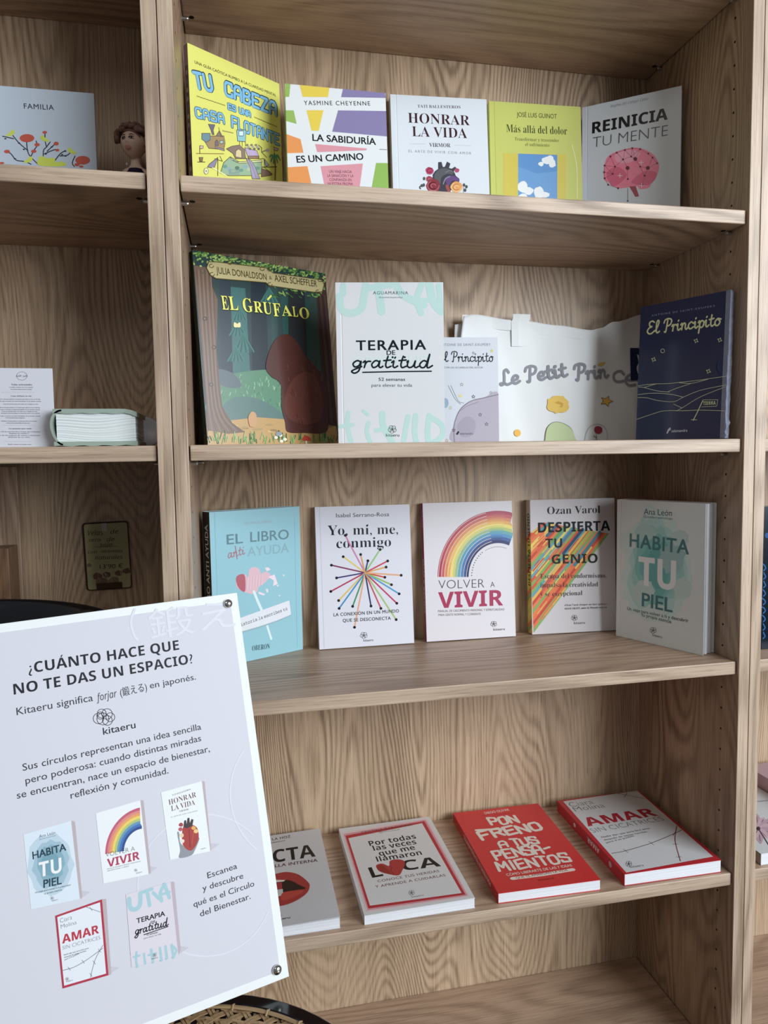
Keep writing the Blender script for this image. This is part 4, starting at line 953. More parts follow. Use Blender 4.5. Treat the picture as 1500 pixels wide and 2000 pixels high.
# ------------------------------------------------------------------ cloth bag behind the small book
def tote():
    x0, y0, z0, w, h = .408, .236, 1.0535, .345, .222
    root = empty('tote_bag', Vector((x0, y0, z0)), 'off-white cotton tote bag reading Le Petit Prince standing folded at the back', 'bag')
    cloth = plain('c8ccce', 1.5, .9)
    def top(u):      # the sagging upper edge
        t = u / w
        pts = [(0, .207), (.05, .2105), (.29, .203), (.5, .196), (.69, .1895), (.75, .194), (.81, .204), (1, .219)]
        for (a, za), (b, zb) in zip(pts, pts[1:]):
            if t <= b: k = (t - a) / (b - a); k = k * k * (3 - 2 * k); return za + (zb - za) * k
        return pts[-1][1]
    def lift(u, v):
        s = v / .2
        return .0024 * math.sin(u * 46 + 1.5 * math.sin(v * 20)) * (.25 + .75 * s) + .0006 * math.sin(u * 105 + v * 35) + .0006 * math.sin(v * 34 + u * 10) * s - .004 * s * math.exp(-((u - .19) / .03) ** 2)
    def cloth_sheet(nm, yo, sx, dz, seed=0):
        nu, nv = 90, 44; vs = []; fs = []
        for j in range(nv + 1):
            for i in range(nu + 1):
                u = w * i / nu; v = (top(u) + dz) * j / nv
                vs.append((u + sx * (j / nv) ** 2 * (1 - i / nu), lift(u + seed, v) * .9 + yo, v))
        for j in range(nv):
            for i in range(nu):
                a = j * (nu + 1) + i; fs.append((a, a + 1, a + nu + 2, a + nu + 1))
        o = mesh_obj(nm, vs, fs, cloth, root, smooth=True)
        md = o.modifiers.new('cloth_thickness', 'SOLIDIFY'); md.thickness = .0006; md.offset = -1
        return o
    fp = cloth_sheet('front_cloth', 0, .016, 0); cloth_sheet('back_cloth', .009, .004, -.012, 0)
    def band(nm, pts, wd, yo):
        vs = []; fs = []
        for i, (u, v) in enumerate(pts):
            y = lift(u, v) * .9 - yo
            vs += [(u, lift(u, v - wd / 2) * .9 - yo, v - wd / 2), (u, lift(u, v + wd / 2) * .9 - yo - .0003, v + wd / 2)]
            if i: fs.append((2 * i - 2, 2 * i, 2 * i + 1, 2 * i - 1))
        o = mesh_obj(nm, vs, fs, cloth, root, smooth=True); md = o.modifiers.new('cloth_thickness', 'SOLIDIFY'); md.thickness = .0003; md.offset = -1; o.modifiers.new('crisp', 'EDGE_SPLIT').split_angle = .5
    us = [.014 + (w - .014) * i / 60 for i in range(61)]
    band('top_hem', [(u, top(u) - .009) for u in us], .016, .0002)
    vs = []; fs = []
    for i in range(9):
        v = .212 - .052 * i / 8 if i else .2125
        for k, u in enumerate((.098, .110, .128)): vs.append((u + (.003 if i < 2 else 0), lift(u, min(v, .2)) - .0010 - .0002 * (k == 1), v))
        if i: fs += [(3 * i - 3, 3 * i, 3 * i + 1, 3 * i - 2), (3 * i - 2, 3 * i + 1, 3 * i + 2, 3 * i - 1)]
    o = mesh_obj('handle', vs, fs, cloth, root); md = o.modifiers.new('cloth_thickness', 'SOLIDIFY'); md.thickness = .0005
    # print: corners of the cloth plane as they fall in the sketch grid
    q = TOTE_QUAD
    A = Art(q, (840, 550, 1500 / 660), w, h, 1.35, .85, step=1.5e-5, lift=lambda u, v: lift(u, v) * .9 - .0009)
    gy = '84868e'
    A.hand('Le Petit', 312, 462, 606, 420, 66, gy, 12); A.hand('Prin', 640, 438, 792, 424, 68, gy, 12); A.hand('ce', 806, 436, 908, 470, 100, gy, 11)
    A.poly([(740, 372), (752, 360), (780, 358), (770, 370), (760, 376)], 'c8b040')
    p = []
    for k in range(10): rr = 30 if k % 2 == 0 else 14; t = PI * k / 5 - 1.2; p.append((782 + rr * math.cos(t), 531 + rr * .8 * math.sin(t)))
    A.poly(p, 'd8ac3c'); A.line(p + [p[0]], 2.2, '7a6430'); A.ell(386, 672, 15, 16, 'dca83c')
    for x, y, r_, c in ((565, 545, 48, 'dcb650'),): 
        A.ell(x, y, r_, r_ * .82, c, 22, 0, .1); A.ell(x - 6, y + 6, r_ * .6, r_ * .45, 'c89838', 14, 0, .1)
    A.poly([(508, 700), (516, 655), (540, 628), (575, 625), (620, 650), (640, 690), (640, 720), (508, 720)], 'b4c494', True)
    A.line([(508, 705), (516, 655), (542, 627), (578, 626), (622, 652), (640, 700)], 2.5, '50584a', True); A.line([(575, 690), (600, 655), (625, 680)], 2, '50584a', True)
    A.line([(684, 705), (692, 668), (712, 642), (742, 632), (770, 644), (784, 672), (784, 705)], 2, '9a9ea6', True)
    A.line([(738, 705), (736, 680)], 3, '6c8454'); rose(A, 745, 658, 19, '9c3048', 'c05c74', '6a1c30'); A.line([(738, 694), (724, 684)], 3, '6c8454')
    A.build(fp)
    u0, u1, v0, v1 = (.314, .337, .106, .161)
    lb = [(u0 + (u1 - u0) * i / 6, v0 + (v1 - v0) * j / 8) for j in range(9) for i in range(7)]
    o = mesh_obj('sewn_label', [(u, lift(u, v) * .9 - .0030, v) for u, v in lb], [(j * 7 + i, j * 7 + i + 1, j * 7 + i + 8, j * 7 + i + 7) for j in range(8) for i in range(6)], plain('242c50', 1.3, .6), root, smooth=True)
    B = Art([(0, 0), (1, 0), (1, 1), (0, 1)], (0, 0, 1), u1 - u0, v1 - v0, 1.2, .6, lift=lambda u, v: lift(u + u0, v + v0) * .9 - .0031)
    B.poly([(.55, .2), (.75, .3), (.85, .5), (.7, .68), (.9, .85), (.6, .8), (.5, .6), (.65, .45)], 'ccd0d8', True)
    for k in ('lettering', 'illustration'):
        if B.L[k].f: b_ = B.L[k].build(k, B.slots[k], o); b_.location = (u0, 0, v0); b_['kind'] = 'stuff'
    return root
TOTE_QUAD = [(886.3, 598.9), (1263.3, 609.6), (1260.2, 863.7), (888.5, 868.3)]
tote()
# ------------------------------------------------------------------ things in the left bookcase
def plate(p, zs, quad, crop, name, label, cat, parts, art, col, gain, rough=.5, group=None, r=0.):
    X, Y, a, l, w, h, t = p
    root = empty(name, frame_matrix(p, zs), label, cat, group)
    o = MB().box(0, 0, 0, w, t, h).build(parts, plain(col, gain, rough), root, bevel=min(r or .0003, t * .4))
    if art:
        A = Art(quad, crop, w, h, gain, rough); art(A); A.build(o)
    return root
def art_familia(a):
    a.text('FAMILIA', 176, 797, 396, 808, 37, '2e3440', off=.008, sp=1.1)
    tr = '262838'; red = 'a0402c'; gr = 'a4b030'
    for p in ([(320, 1215), (318, 1110), (340, 1080), (368, 1042)], [(340, 1075), (330, 1030), (330, 985)], [(325, 1130), (380, 1105), (420, 1095)], [(345, 1110), (400, 1060), (415, 1050)], [(282, 1208), (210, 1130), (195, 1040)], [(228, 1145), (245, 1110)], [(250, 1100), (270, 1070), (265, 1035)],
              [(205, 1105), (140, 1050), (95, 995)], [(100, 1018), (20, 1000)], [(228, 1205), (180, 1185), (120, 1175), (80, 1128), (45, 1112)], [(400, 1182), (440, 1130), (480, 1105)], [(440, 1145), (490, 1140), (515, 1120)], [(545, 1222), (530, 1195), (550, 1145)]): a.line(p, 7, tr, True)
    for x, y, rx, ry in ((198, 1014, 54, 30), (606, 1176, 54, 32), (328, 972, 17, 11), (412, 1054, 19, 14), (420, 1102, 15, 10), (272, 1062, 20, 13), (248, 1110, 20, 12), (52, 1112, 22, 13), (565, 1208, 20, 12), (596, 1222, 16, 8), (14, 1196, 18, 8)): a.ell(x, y, rx, ry, red)
    for x, y, sx in ((80, 975, -1), (325, 1015, 1), (525, 1105, 1), (210, 1170, -1)):
        a.poly([(x - 28 * sx, y - 14), (x - 8 * sx, y - 22), (x + 6 * sx, y - 4), (x + 38 * sx, y + 20), (x + 6 * sx, y + 24), (x - 22 * sx, y + 8)], gr, True)
    a.poly([(284, 1212), (282, 1160), (310, 1145), (345, 1160), (400, 1160), (408, 1190), (455, 1185), (490, 1212), (420, 1222)], gr, True)
    for x, y in ((40, 1018), (140, 1050), (176, 1096), (110, 1165), (380, 1078), (335, 1130), (455, 1135), (480, 1145), (478, 1110)): a.ell(x, y, 9, 5, tr, 8)
plate([-.324, .15, 0, .02, .21, .153, .004], 1.369, [[-159.8, 154.4], [183.4, 182.8], [193.0, 412.8], [-146.5, 395.4]], (0, 0, 3.75), 'greeting_card', 'pale blue-grey card reading Familia with red and green blossom branches', 'card', 'card_front', art_familia, '98a4b0', 1.6)
def art_candles(a):
    k = '3c3e48'
    a.line([(158 + 38 * math.cos(t * .35), 277 + 30 * math.sin(t * .35)) for t in range(19)], 2, k); a.text('Candle', 118, 285, 156, 281, 13, k, 'i'); a.text('Sueño', 166, 286, 200, 282, 13, k, 'i')
    a.text('Velas artesanales', 82, 345, 232, 345, 12, k, 's')
    def ln(y, x0, x1, t): a.text(t, x0, y, x1, y + 1, 6.5, k, 's')
    ln(361, 68, 238, 'Creadas a mano con cera vegetal'); ln(376, 78, 232, 'de aroma natural para tu hogar')
    for y, x0, x1 in ((394, 10, 250), (634, 10, 250), (751, 28, 232)): a.line([(x0, y), (x1, y)], 1, '80828a')
    a.text('Cómo disfrutar tu vela', 78, 426, 228, 426, 9, k, 's')
    for i, y in enumerate((447, 462, 483, 508, 523, 536, 549, 569, 582, 606, 620)): ln(y, (-40, -22, 22, -36, -30, 12, 8, -30, 40, 8, 44)[i], (292, 296, 276, 290, 288, 270, 288, 292, 180, 268, 216)[i], ('Enciende la vela por primera vez hasta que toda la cera se derrita', 'y evita que se forme un túnel alrededor de la mecha central', 'Corta la mecha antes de cada uso y limpia el vaso')[i % 3])
    a.text('Un momento para sentir', 64, 662, 230, 662, 9, k, 's')
    for i, y in enumerate((682, 695, 709, 722)): ln(y, (-30, 66, -40, 60)[i], (292, 210, 290, 218)[i], ('Cada vela de esta casa lleva aromas que acompañan', 'despierta los sentidos y', 'que te da un espacio de calma y bienestar', 'disfruta de su calor')[i])
    ln(774, 58, 228, 'Hecho a mano con mucho amor')
plate([-.238, .05, 0, .03, .078, .0955, .0012], 1.0529, [[-34.7, 718.8], [102.1, 720.0], [108.8, 873.7], [-27.2, 875.3]], (0, 660, 3.7025), 'leaflet', 'white printed leaflet headed Velas artesanales standing upright', 'leaflet', 'sheet', art_candles, 'b4b6be', 1.5)
def ceramic_book():
    x0, y0, z0 = -.155, .03, 1.0538; w, h, t = .0925, .085, .0445
    root = empty('book_box', Vector((x0, y0, z0)), 'sage green book-shaped box lying on its side with white carved page edges', 'box')
    sage = plain('86968a', 1.4, .3, coat=.3); white = plain('c4cccc', 1.35, .35, coat=.2)
    def slab(nm, z, th, ext, bend):
        n = 14; v = []; f = []
        for y in (0, h):
            for i in range(n + 1):
                u = -.002 + (w + .004 + ext) * i / n; b = bend * max(0, i / n - .82) ** 2
                v += [(u, y, z - b + .0006 * math.sin(i * 1.7)), (u, y, z + th - b)]
        m = n + 1
        for i in range(n):
            a, b_ = 2 * i, 2 * i + 2; A, B = a + 2 * m, b_ + 2 * m
            f += [(a, A, B, b_), (a + 1, b_ + 1, B + 1, A + 1), (a, b_, b_ + 1, a + 1), (A, A + 1, B + 1, B)]
        f += [(0, 1, 2 * m + 1, 2 * m), (2 * m - 2, 4 * m - 2, 4 * m - 1, 2 * m - 1)]
        mesh_obj(nm, v, f, sage, root)
    slab('top_cover', t - .0055, .0055, -.001, .12); slab('bottom_cover', .0002, .0052, -.001, 0)
    n = 16; v = []; f = []
    for y in (0, h):
        for i in range(n + 1):
            a = PI / 2 + (PI) * i / n
            for r_ in (1, .78):
                v.append((.008 + .0135 * r_ * math.cos(a) * (1 + .15 * math.sin(a)), y, t / 2 + (t / 2 - .0008) * (r_ if r_ == 1 else .90) * math.sin(a)))
    m = n + 1
    for i in range(n):
        a, b_ = 2 * i, 2 * i + 2; A, B = a + 2 * m, b_ + 2 * m
        f += [(a, b_, B, A), (a + 1, A + 1, B + 1, b_ + 1), (a, a + 1, b_ + 1, b_), (A, B, B + 1, A + 1)]
    mesh_obj('spine', v, f, sage, root, smooth=False)
    # carved page edges: grooves wandering along the block
    nu, nz = 40, 60; r = random.Random(6); v = []; f = []
    ph = [r.uniform(0, 6) for _ in range(6)]
    def groove(s, z):
        q = z * 900 + 1.6 * math.sin(s * 60 + ph[0]) + 1.2 * math.sin(s * 23 + ph[1] + z * 120)
        return .0007 * max(0, math.sin(q)) ** 4 + .0003 * math.sin(q * 2.3 + ph[2])
    path = [(.001 + (w - .002) * i / nu, .0025, 0, -1) for i in range(nu + 1)] + [(w - .001, .0025 + (h - .005) * i / 24, 1, 0) for i in range(1, 25)]
    for i, (x, y, nx, ny) in enumerate(path):
        for j in range(nz + 1):
            z = .0052 + (t - .0107) * j / nz; g = groove(x + y, z)
            v.append((x - nx * g + (.0 if nx else 0), y - ny * g, z))
    for i in range(len(path) - 1):
        for j in range(nz):
            a = i * (nz + 1) + j; f.append((a, a + nz + 1, a + nz + 2, a + 1))
    o = mesh_obj('page_block', v, f, white, root, smooth=True)
    MB().box(.001, .0035, .0052, w - .0025, h - .002, t - .0056).build('filling', white, root)
ceramic_book()
dish = empty('round_dish', Vector((-.0685, .17, 1.0514)), 'small pale grey round dish peeking out behind the sage book-shaped box', 'dish')
M1 = Matrix.Translation((0, 0, .0225)) @ Matrix.Rotation(math.radians(78), 4, 'X') @ Matrix.Rotation(0, 4, 'Z')
MB().lathe([(.004, 0), (.016, .0008), (.0215, .004), (.0222, .0048), (.0205, .0046), (.015, .0024), (.003, .0018)], 36, 0, M1).build('bowl', plain('a8acb4', 1.4, .3), dish, smooth=True)
MB().lathe([(.0095, -.0022), (.0095, .0012), (.0085, .0012), (.0085, -.0022)], 24, 0, M1).build('foot_ring', plain('a8acb4', 1.4, .3), dish, smooth=True)
# handwritten price card on the back panel
def price_card():
    M = Matrix.Translation((-.1735, .2556, .8385)) @ Matrix.Rotation(math.radians(-1.2), 4, 'Y')
    root = empty('price_card', M, 'greenish handwritten price card in a dark frame on the back panel', 'card')
    w, h = .066, .104
    def rr(x0, z0, x1, z1, r):
        o = []
        for cx, cz, a0 in ((x1 - r, z0 + r, -PI / 2), (x1 - r, z1 - r, 0), (x0 + r, z1 - r, PI / 2), (x0 + r, z0 + r, PI)):
            o += [(cx + r * math.cos(a0 + PI / 2 * i / 5), cz + r * math.sin(a0 + PI / 2 * i / 5)) for i in range(6)]
        return o
    def pl(nm, o, y0, y1, m, par):
        n = len(o); v = [(x, y0, z) for x, z in o] + [(x, y1, z) for x, z in o]
        return mesh_obj(nm, v, [tuple(range(n)), tuple(range(2 * n - 1, n - 1, -1))] + [(i, i + n, (i + 1) % n + n, (i + 1) % n) for i in range(n)], m, par)
    pl('frame', rr(0, 0, w, h, .005), 0, .0022, plain('3c2c1c', 1.3, .5), root)
    c = pl('card', rr(.0028, .0015, w - .001, h - .0022, .0035), -.0008, .0002, plain('74724f', 2.6, .55), root)
    MB().box(.015, -.0022, .0015, .052, -.0008, .0105).build('holder_strip', plain('4a3220', 1.4, .5), root)
    MB().box(.028, -.0014, .090, .036, -.0009, .1022).build('tape', plain('9c9c90', 1.6, .3), root)
    k = 4.5455
    A = Art([(162, 1022), (247, 1017), (260, 1146), (170, 1153)], (0, 980, k), w, h, 1.5, .6, lift=lambda u, v: -.0008)
    ink = '2c2a20'
    for t, x0, y0, x1, y1, c_ in (('Velas', 788, 292, 918, 286, 42), ('de', 982, 278, 1050, 272, 36), ('cera', 796, 345, 900, 342, 30), ('de', 950, 342, 1016, 338, 34), ('soja', 892, 386, 1000, 380, 30), ('con', 788, 448, 868, 444, 28), ('aromas', 905, 440, 1090, 434, 26), ('naturales', 850, 500, 1090, 492, 34), ("13'90 €", 892, 582, 1096, 572, 40)):
        A.text(t, x0, y0, x1, y1, c_, ink, 'i', off=-.004)
    A.line([(850, 392), (1050, 382)], 3, ink)
    for x, y, rx, c_ in ((870, 650, 44, '6a4a3c'), (955, 635, 36, '5e4440'), (1060, 620, 34, '6c4c44'), (1130, 600, 36, '6a4c40'), (910, 700, 60, '6e5848'), (1020, 690, 50, '74604c'), (800, 550, 22, '6e6450')): A.ell(x, y, rx, rx * .75, c_, 14, 0, .15)
    r = random.Random(9)
    for i in range(26): x = r.uniform(775, 1165); y = r.uniform(620, 745); A.line([(x, y), (x + r.uniform(-14, 14), y - r.uniform(18, 42)), (x + r.uniform(-22, 22), y - 50)], 4, ('96907c', '86806c')[i % 2], True)
    A.build(c)
price_card()
ws = empty('wooden_stand', Vector((-.335, .19, .7297)), 'reddish brown wooden stand at the left edge above the black chair back', 'stand')
WD = wood('walnut_block', 2, light=(.22, .12, .065), dark=(.10, .055, .03))
MB().box(-.07, 0, 0, .074, .045, .186).build('block', WD, ws, bevel=.001)
MB().box(-.07, .046, 0, .078, .056, .300).build('back_board', OAK_Z, ws, bevel=.001)
# ---- doll
def doll():
    bx, by, bz = -.0705, .205, 1.3692
    root = empty('fashion_doll', Vector((bx, by, bz)), 'fashion doll with curled brown hair peeking from behind the upright panel', 'doll')
    skin = plain('c8a898', 1.7, .4); dress = plain('2c2440', 1.4, .6); hair_m = plain('7a5a52', 1.4, .45)
    HZ = .101     # chin height above the shelf
    # body: seated, one skin surface
    V = [(0, 0, .030), (0, 0, .058), (0, 0, .080), (0, 0, .093), (0, -.002, .108), (-.017, 0, .082), (-.030, -.008, .060), (-.026, -.024, .040), (.017, 0, .082), (.030, -.008, .060), (.026, -.024, .040),
         (-.011, -.006, .024), (-.014, -.046, .016), (-.014, -.080, .007), (.011, -.006, .024), (.014, -.046, .016), (.014, -.080, .007), (-.014, -.090, .007), (.014, -.090, .007)]
    E_ = [(0, 1), (1, 2), (2, 3), (3, 4), (2, 5), (5, 6), (6, 7), (2, 8), (8, 9), (9, 10), (0, 11), (11, 12), (12, 13), (0, 14), (14, 15), (15, 16), (13, 17), (16, 18)]
    R_ = [.014, .010, .012, 0.0072, .0075, .006, .004, .003, .006, .004, .003, .009, .007, .0045, .009, .007, .0045, .004, .004]
    me = bpy.data.meshes.new('body'); me.from_pydata(V, E_, []); me.materials.append(skin)
    o = bpy.data.objects.new('body', me); C.objects.link(o); o.parent = root
    md = o.modifiers.new('skin', 'SKIN'); md.use_smooth_shade = True
    for i, r in enumerate(R_): me.skin_vertices[0].data[i].radius = (r, r * .8)
    me.skin_vertices[0].data[0].use_root = True
    o.modifiers.new('subdiv', 'SUBSURF').render_levels = 2
    # head
    ya = math.radians(-20)      # turned to the viewer's left
    HM = Matrix.Translation((-.002, -.004, HZ + .021)) @ Matrix.Rotation(ya, 4, 'Z') @ Matrix.Rotation(math.radians(-4), 4, 'X')
    nu, nv = 40, 32; vs = []; fs = []
    for j in range(nv + 1):
        th = PI * j / nv
        for i in range(nu):
            ph = 2 * PI * i / nu
            x = math.sin(th) * math.sin(ph); y = -math.sin(th) * math.cos(ph); z = math.cos(th)
            jaw = 1 - .36 * max(0, -z) ** 1.2
            X = x * .0192 * jaw; Y = y * .0205 * (1 - .12 * max(0, -z)); Z = z * (.0240 if z > 0 else .0222)
            f = max(0, -y)
            g = lambda cx, cz, s: math.exp(-((X - cx) ** 2 + (Z - cz) ** 2) / s ** 2)
            Y -= f * (.0042 * g(0, -.0040, .0022) + .0016 * g(0, -.001, .0018) + .0016 * g(0, -.0112, .0032) + .0016 * g(0, -.0185, .0045) + .001 * (g(.009, -.006, .005) + g(-.009, -.006, .005)))
            Y += f * (.0014 * (g(.0065, .0025, .0032) + g(-.0065, .0025, .0032)))
            vs.append(tuple(HM @ Vector((X, Y, Z))))
    for j in range(nv):
        for i in range(nu): fs.append((j * nu + i, j * nu + (i + 1) % nu, (j + 1) * nu + (i + 1) % nu, (j + 1) * nu + i))
    hd = mesh_obj('head', vs, fs, skin, root, smooth=True)
    def surf(X, Z, lift=.0006):
        s = 1 - (X / .0178) ** 2 - (Z / .0245) ** 2
        Y = -math.sqrt(max(.01, s)) * .0205
        g = lambda cx, cz, q: math.exp(-((X - cx) ** 2 + (Z - cz) ** 2) / q ** 2)
        Y -= .0042 * g(0, -.0040, .0022) + .0016 * g(0, -.0112, .0032) + .0016 * g(0, -.0185, .0045)
        Y += .0014 * (g(.0065, .0025, .0032) + g(-.0065, .0025, .0032))
        return HM @ Vector((X, Y - lift, Z))
    def patch(nm, pts, m, lift=.0006):
        c = (sum(p[0] for p in pts) / len(pts), sum(p[1] for p in pts) / len(pts))
        v = [tuple(surf(*c, lift))] + [tuple(surf(*p, lift)) for p in pts]; n = len(pts)
        return mesh_obj(nm, v, [(0, 1 + i, 1 + (i + 1) % n) for i in range(n)], m, hd)
    el = lambda cx, cz, rx, rz, n=14: [(cx + rx * math.cos(2 * PI * i / n), cz + rz * math.sin(2 * PI * i / n)) for i in range(n)]
    dk = plain('2a1a16', 1, .5)
    for s in (-1, 1):
        patch('eye_makeup', el(s * .0072, .0026, .0046, .0026), dk, .0007); patch('eye', el(s * .0072, .0022, .0030, .0016), plain('b8a8a0', 1.2, .3), .0010); patch('iris', el(s * .0072 - .0004, .0022, .0014, .0015), plain('2c1c18', 1, .3), .0012)
        patch('eyebrow', [(s * .0030, .0062), (s * .0065, .0078), (s * .0105, .0064), (s * .0105, .0070), (s * .0065, .0087), (s * .0030, .0070)], plain('4a3028', 1, .6), .0007)
    patch('lips', [(-.0058, -.0112), (-.0022, -.0094), (0, -.0102), (.0022, -.0094), (.0058, -.0112), (.0026, -.0138), (0, -.0145), (-.0026, -.0138)], plain('b87c74', 1.5, .35), .0008)
    # hair: swept up curls
    hb = MB(); r = random.Random(11)
    for k in range(34):
        a = r.uniform(-2.3, 2.3) + PI; b = r.uniform(.15, 1.45)
        if k < 9: a = PI + (k - 4) * .42 + PI; b = .62
        d = Vector((math.sin(a) * math.sin(b), -math.cos(a) * math.sin(b), math.cos(b)))
        c = Vector((d.x * .0205, d.y * .0215, d.z * .0235 + .001)); s1 = d.cross(Vector((0, 0, 1))).normalized() if abs(d.z) < .98 else Vector((1, 0, 0)); s2 = d.cross(s1)
        pts = []
        for q in range(12):
            t = q / 11; an = t * 5.2 + k
            pts.append(HM @ (c + d * (.001 + .006 * t) + s1 * math.cos(an) * .0062 * (1 - .4 * t) + s2 * math.sin(an) * .0062 * (1 - .4 * t)))
        hb.tube(pts, [.0042 * (1 - .3 * q / 11) for q in range(12)], 7)
    hb.build('hair', hair_m, root, smooth=True)
    cap = []; cf = []
    for j in range(13):
        th = 1.75 * j / 12
        for i in range(28):
            ph = 2 * PI * i / 28; k = 1.06
            back = math.cos(ph)           # 1 = face side
            tt = th * (1 - .42 * max(0, back))
            cap.append(tuple(HM @ Vector((math.sin(tt) * math.sin(ph) * .0178 * k, -math.sin(tt) * math.cos(ph) * .0205 * k, math.cos(tt) * .0245 * k))))
    for j in range(12):
        for i in range(28): cf.append((j * 28 + i, j * 28 + (i + 1) % 28, (j + 1) * 28 + (i + 1) % 28, (j + 1) * 28 + i))
    mesh_obj('hair_cap', cap, cf, hair_m, root, smooth=True)
    MB().lathe([(.0001, 0), (.0012, .001), (.0016, .0026), (.0009, .0046), (.0002, .0052)], 10, 0, Matrix.Translation((-.0125, -.008, .0885))).build('earring', plain('dcdcdc', 1.3, .2), root, smooth=True)
    MB().lathe([(.034, .0), (.033, .010), (.024, .028), (.0125, .052), (.0150, .068), (.0165, .078), (.0120, .086), (.006, .088)], 28, 0, Matrix.Diagonal((1, .8, 1, 1))).build('dress', dress, root, smooth=True)
    return root
doll().scale = (.9, .9, .9)
# ------------------------------------------------------------------ things in the right bookcase
gR = 'books in the right bookcase'
def simple_book(p, zs, label, col, gain, art=None, quad=None, crop=None, rough=.35, spine=None):
    X, Y, a, l, w, h, t = p
    root = empty('paperback_book', frame_matrix(p, zs), label, 'book', gR)
    fc = mesh_obj('front_cover', *sheet(w, h, .0008, lambda u: 0, 0, 0, 2), plain(col, gain, rough), root)
    mesh_obj('back_cover', *sheet(w, h, .0008, lambda u: 0, t - .0008, 0, 2), plain(col, gain, rough), root)
    MB().box(0, .0002, 0, .0008, t - .0002, h).build('spine', plain(spine or col, gain, rough), root)
    MB().box(.0008, .0009, .0006, w - .0006, t - .0009, h - .0006).build('pages', PAPER, root)
    if art: A = Art(quad, crop, w, h, gain, rough); art(A); A.build(fc)
    return root
def art_blue(a):
    for i in range(9): a.line([(.012 + .012 * math.sin(i), .40 + i * .06), (.03, .41 + i * .06), (.045, .43 + i * .06), (.02, .445 + i * .06)], .010, '24609c', True)
    for i in range(24): a.ell(.06 + (i * .137) % .85, .2 + (i * .29) % .72, .03, .02, ('1c5088', '163c68')[i % 2], 8, i)
simple_book([.8395, .05, 0, .02, .14, .22, .02], .7294, 'dark blue book with bright blue pattern at the right edge', '14202c', 1.3, art_blue, [(0, 0), (1, 0), (1, 1), (0, 1)], (0, 0, 1), .2)
simple_book([.8480, .03, 0, .02, .13, .095, .02], 1.0529, 'very dark brown book at the right edge above the blue one', '1c100c', 1.3)
def art_flower(a):
    c = (1481, 1617)
    for k in range(9):
        t = -2.2 + k * .52; ux, uy = math.cos(t), math.sin(t) * .8; nx, ny = -uy, ux
        L_ = 30 + 8 * (k % 2)
        a.poly([c, (c[0] + ux * L_ * .5 - nx * 9, c[1] + uy * L_ * .5 - ny * 9), (c[0] + ux * L_, c[1] + uy * L_), (c[0] + ux * L_ * .5 + nx * 9, c[1] + uy * L_ * .5 + ny * 9)], ('c4a8b4', 'b498ac')[k % 2], True)
        a.line([c, (c[0] + ux * L_ * .8, c[1] + uy * L_ * .8)], .8, '5c4460')
    a.ell(c[0], c[1], 4, 4, '2c1c38'); a.line([c, (1502, 1650), (1530, 1668)], 1.6, '2c1c38')
    a.text('memorias de una flor', 1481, 1565, 1540, 1560, 3, '6c6c78')
simple_book([.816, .012, 0, PI / 2, .15, .21, .018], .4077, 'white book with mauve flower lying flat at the right edge', 'c4ccd0', 1.3, art_flower, [[1322.3, 1543.7], [1464.4, 1526.2], [1650.1, 1642.2], [1486.2, 1666.3]], (0, 0, 1), .35, '9a8f84')
simple_book([.970, .05, 0, PI / 2, .075, .19, .042], .4077, 'dusty pink book lying behind the white flower book', 'a88c98', 1.3)
